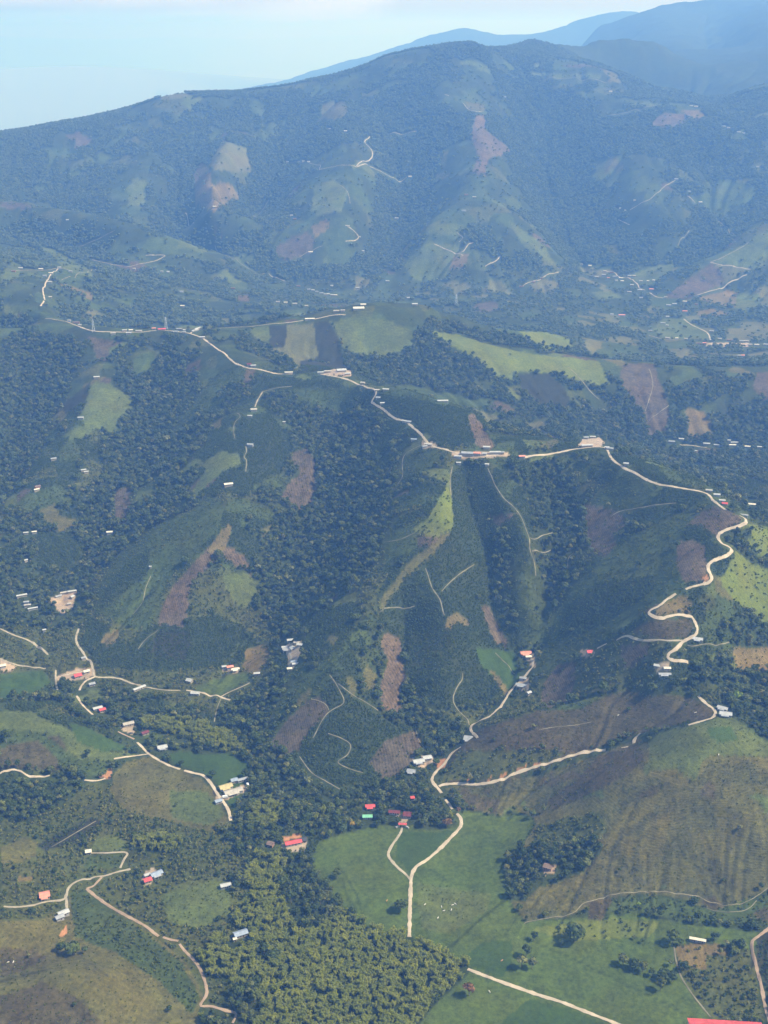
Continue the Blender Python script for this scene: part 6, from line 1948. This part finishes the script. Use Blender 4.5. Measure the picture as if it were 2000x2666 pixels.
def beam(a, b, w):
    a, b = Vector(a), Vector(b)
    d = (b - a).normalized()
    s = d.cross(Vector((0, 0, 1)) if abs(d.z) < 0.9 else Vector((1, 0, 0))).normalized() * w
    t = d.cross(s).normalized() * w
    return [tuple(p) for p in (a - s - t, a + s - t, a + s + t, a - s + t, b - s - t, b + s - t, b + s + t, b - s + t)]


def pylon(u0, v0, hgt, label):
    x0, y0, z0 = at_near(u0, v0)
    root = link(bpy.data.objects.new('pylon', None))
    root.location = (x0, y0, z0)
    root.rotation_euler = (0, 0, 0.5)
    tag(root, label, 'pylon', 'power pylons')
    bw, tw = hgt * 0.11, hgt * 0.018
    for sx_ in (-1, 1):
        for sy_ in (-1, 1):
            part('leg', beam((sx_ * bw, sy_ * bw, -1), (sx_ * tw, sy_ * tw, hgt), 0.14), BOX_Q, STEEL, root)
    for k in range(6):
        f0, f1 = k / 6, (k + 1) / 6
        w0, w1 = bw + (tw - bw) * f0, bw + (tw - bw) * f1
        for sx_ in (-1, 1):
            part('brace', beam((sx_ * w0, -w0, hgt * f0), (sx_ * w1, w1, hgt * f1), 0.09), BOX_Q, STEEL, root)
            part('brace', beam((-w0, sx_ * w0, hgt * f0), (w1, sx_ * w1, hgt * f1), 0.09), BOX_Q, STEEL, root)
    for f in (0.72, 0.84, 0.95):
        part('crossarm', beam((-hgt * 0.13, 0, hgt * f), (hgt * 0.13, 0, hgt * f), 0.12), BOX_Q, STEEL, root)


pylon(244, 864, 26, 'pale lattice pylon at the bend of the far ridge road')
pylon(433, 857, 26, 'pale lattice pylon behind the long red ridge roof')
pylon(1188, 797, 34, 'hazy lattice pylon in the valley beyond the knoll')


def gate(u0, v0):
    x0, y0, z0 = at(u0, v0)
    root = link(bpy.data.objects.new('gateway', None))
    root.location = (x0, y0, z0)
    root.rotation_euler = (0, 0, R_(-4))
    tag(root, 'red-topped gateway with white wing walls at the head of the pasture drive', 'gate')
    for s in (-1, 1):
        boxpart('post', (s * 3.2 - 0.5, s * 3.2 + 0.5, -0.5, 0.5, -0.5, 3.8), WALLS[1], root)
        part('wing_wall', beam((s * 3.9, 0, 0.9), (s * 7.0, -2.6, 0.9), 0.7), BOX_Q, WALLS[1], root)
    part('roof', [(-4.6, -1.7, 3.8), (4.6, -1.7, 3.8), (4.6, 1.7, 3.8), (-4.6, 1.7, 3.8), (-4.0, 0, 5.2), (4.0, 0, 5.2)], [(0, 3, 2, 1), (0, 1, 5, 4), (2, 3, 4, 5), (1, 2, 5), (3, 0, 4)], ROOF['r'][1], root)


gate(1048, 2153)

# ------------------------------------------------------------------ haze: even, thin, closed box round everything
hz_me = mesh_np('haze', [(x, y, z) for z in (float(H.min()) - 8, float(H.max()) + 40) for y in (-1500, 80500) for x in (-37000, 37000)],
                [(0, 2, 3, 1), (4, 5, 7, 6), (0, 1, 5, 4), (2, 6, 7, 3), (0, 4, 6, 2), (1, 3, 7, 5)])
hz_m = bpy.data.materials.new('haze_air')
hz_m.use_nodes = True
hz_m.node_tree.nodes.clear()
_o = hz_m.node_tree.nodes.new('ShaderNodeOutputMaterial')
_v = hz_m.node_tree.nodes.new('ShaderNodeVolumePrincipled')
_v.inputs['Color'].default_value = (0.19, 0.43, 1.0, 1)
_v.inputs['Absorption Color'].default_value = (0.88, 0.95, 1, 1)
_v.inputs['Density'].default_value = 0.000138
_v.inputs['Anisotropy'].default_value = 0.1
hz_m.node_tree.links.new(_v.outputs[0], _o.inputs['Volume'])
hz_me.materials.append(hz_m)
haze = link(bpy.data.objects.new('haze', hz_me))
haze['kind'] = 'stuff'


# ------------------------------------------------------------------ cloud deck, above and beyond the haze
def cloud_bank():
    me = mesh_np('cloud', [(x, y, z) for z in (float(H.max()) + 90, 2600) for y in (24000, 125000) for x in (-46000, 1500)], [(0, 2, 3, 1), (4, 5, 7, 6), (0, 1, 5, 4), (2, 6, 7, 3), (0, 4, 6, 2), (1, 3, 7, 5)])
    m = bpy.data.materials.new('cloud_vapour')
    m.use_nodes = True
    nt = m.node_tree
    nt.nodes.clear()
    N, L = nt.nodes, nt.links
    out = N.new('ShaderNodeOutputMaterial')
    pv = N.new('ShaderNodeVolumePrincipled')
    pv.inputs['Color'].default_value = (1, 1, 1, 1)
    pv.inputs['Absorption Color'].default_value = (1, 1, 1, 1)
    geo = N.new('ShaderNodeNewGeometry')
    nz = N.new('ShaderNodeTexNoise')
    nz.inputs['Scale'].default_value = 0.00016
    nz.inputs['Detail'].default_value = 4
    L.new(geo.outputs['Position'], nz.inputs['Vector'])
    sp_ = N.new('ShaderNodeSeparateXYZ'); L.new(geo.outputs['Position'], sp_.inputs[0])
    ex = N.new('ShaderNodeMapRange'); ex.inputs[1].default_value = 1500; ex.inputs[2].default_value = -12000; ex.inputs[3].default_value = -0.32; ex.inputs[4].default_value = 0.12
    L.new(sp_.outputs[0], ex.inputs[0])
    ad = N.new('ShaderNodeMath'); ad.operation = 'ADD'; L.new(nz.outputs['Fac'], ad.inputs[0]); L.new(ex.outputs[0], ad.inputs[1])
    mp = N.new('ShaderNodeMapRange'); mp.inputs[1].default_value = 0.36; mp.inputs[2].default_value = 0.62; mp.inputs[3].default_value = 0.0; mp.inputs[4].default_value = 0.0012
    L.new(ad.outputs[0], mp.inputs[0])
    fz = N.new('ShaderNodeMapRange'); fz.interpolation_type = 'SMOOTHSTEP'; fz.inputs[1].default_value = float(H.max()) + 90; fz.inputs[2].default_value = float(H.max()) + 520
    L.new(sp_.outputs[2], fz.inputs[0])
    ml = N.new('ShaderNodeMath'); ml.operation = 'MULTIPLY'; L.new(mp.outputs[0], ml.inputs[0]); L.new(fz.outputs[0], ml.inputs[1])
    L.new(ml.outputs[0], pv.inputs['Density'])
    L.new(pv.outputs[0], out.inputs['Volume'])
    me.materials.append(m)
    o = link(bpy.data.objects.new('cloud', me))
    o['kind'] = 'stuff'


cloud_bank()
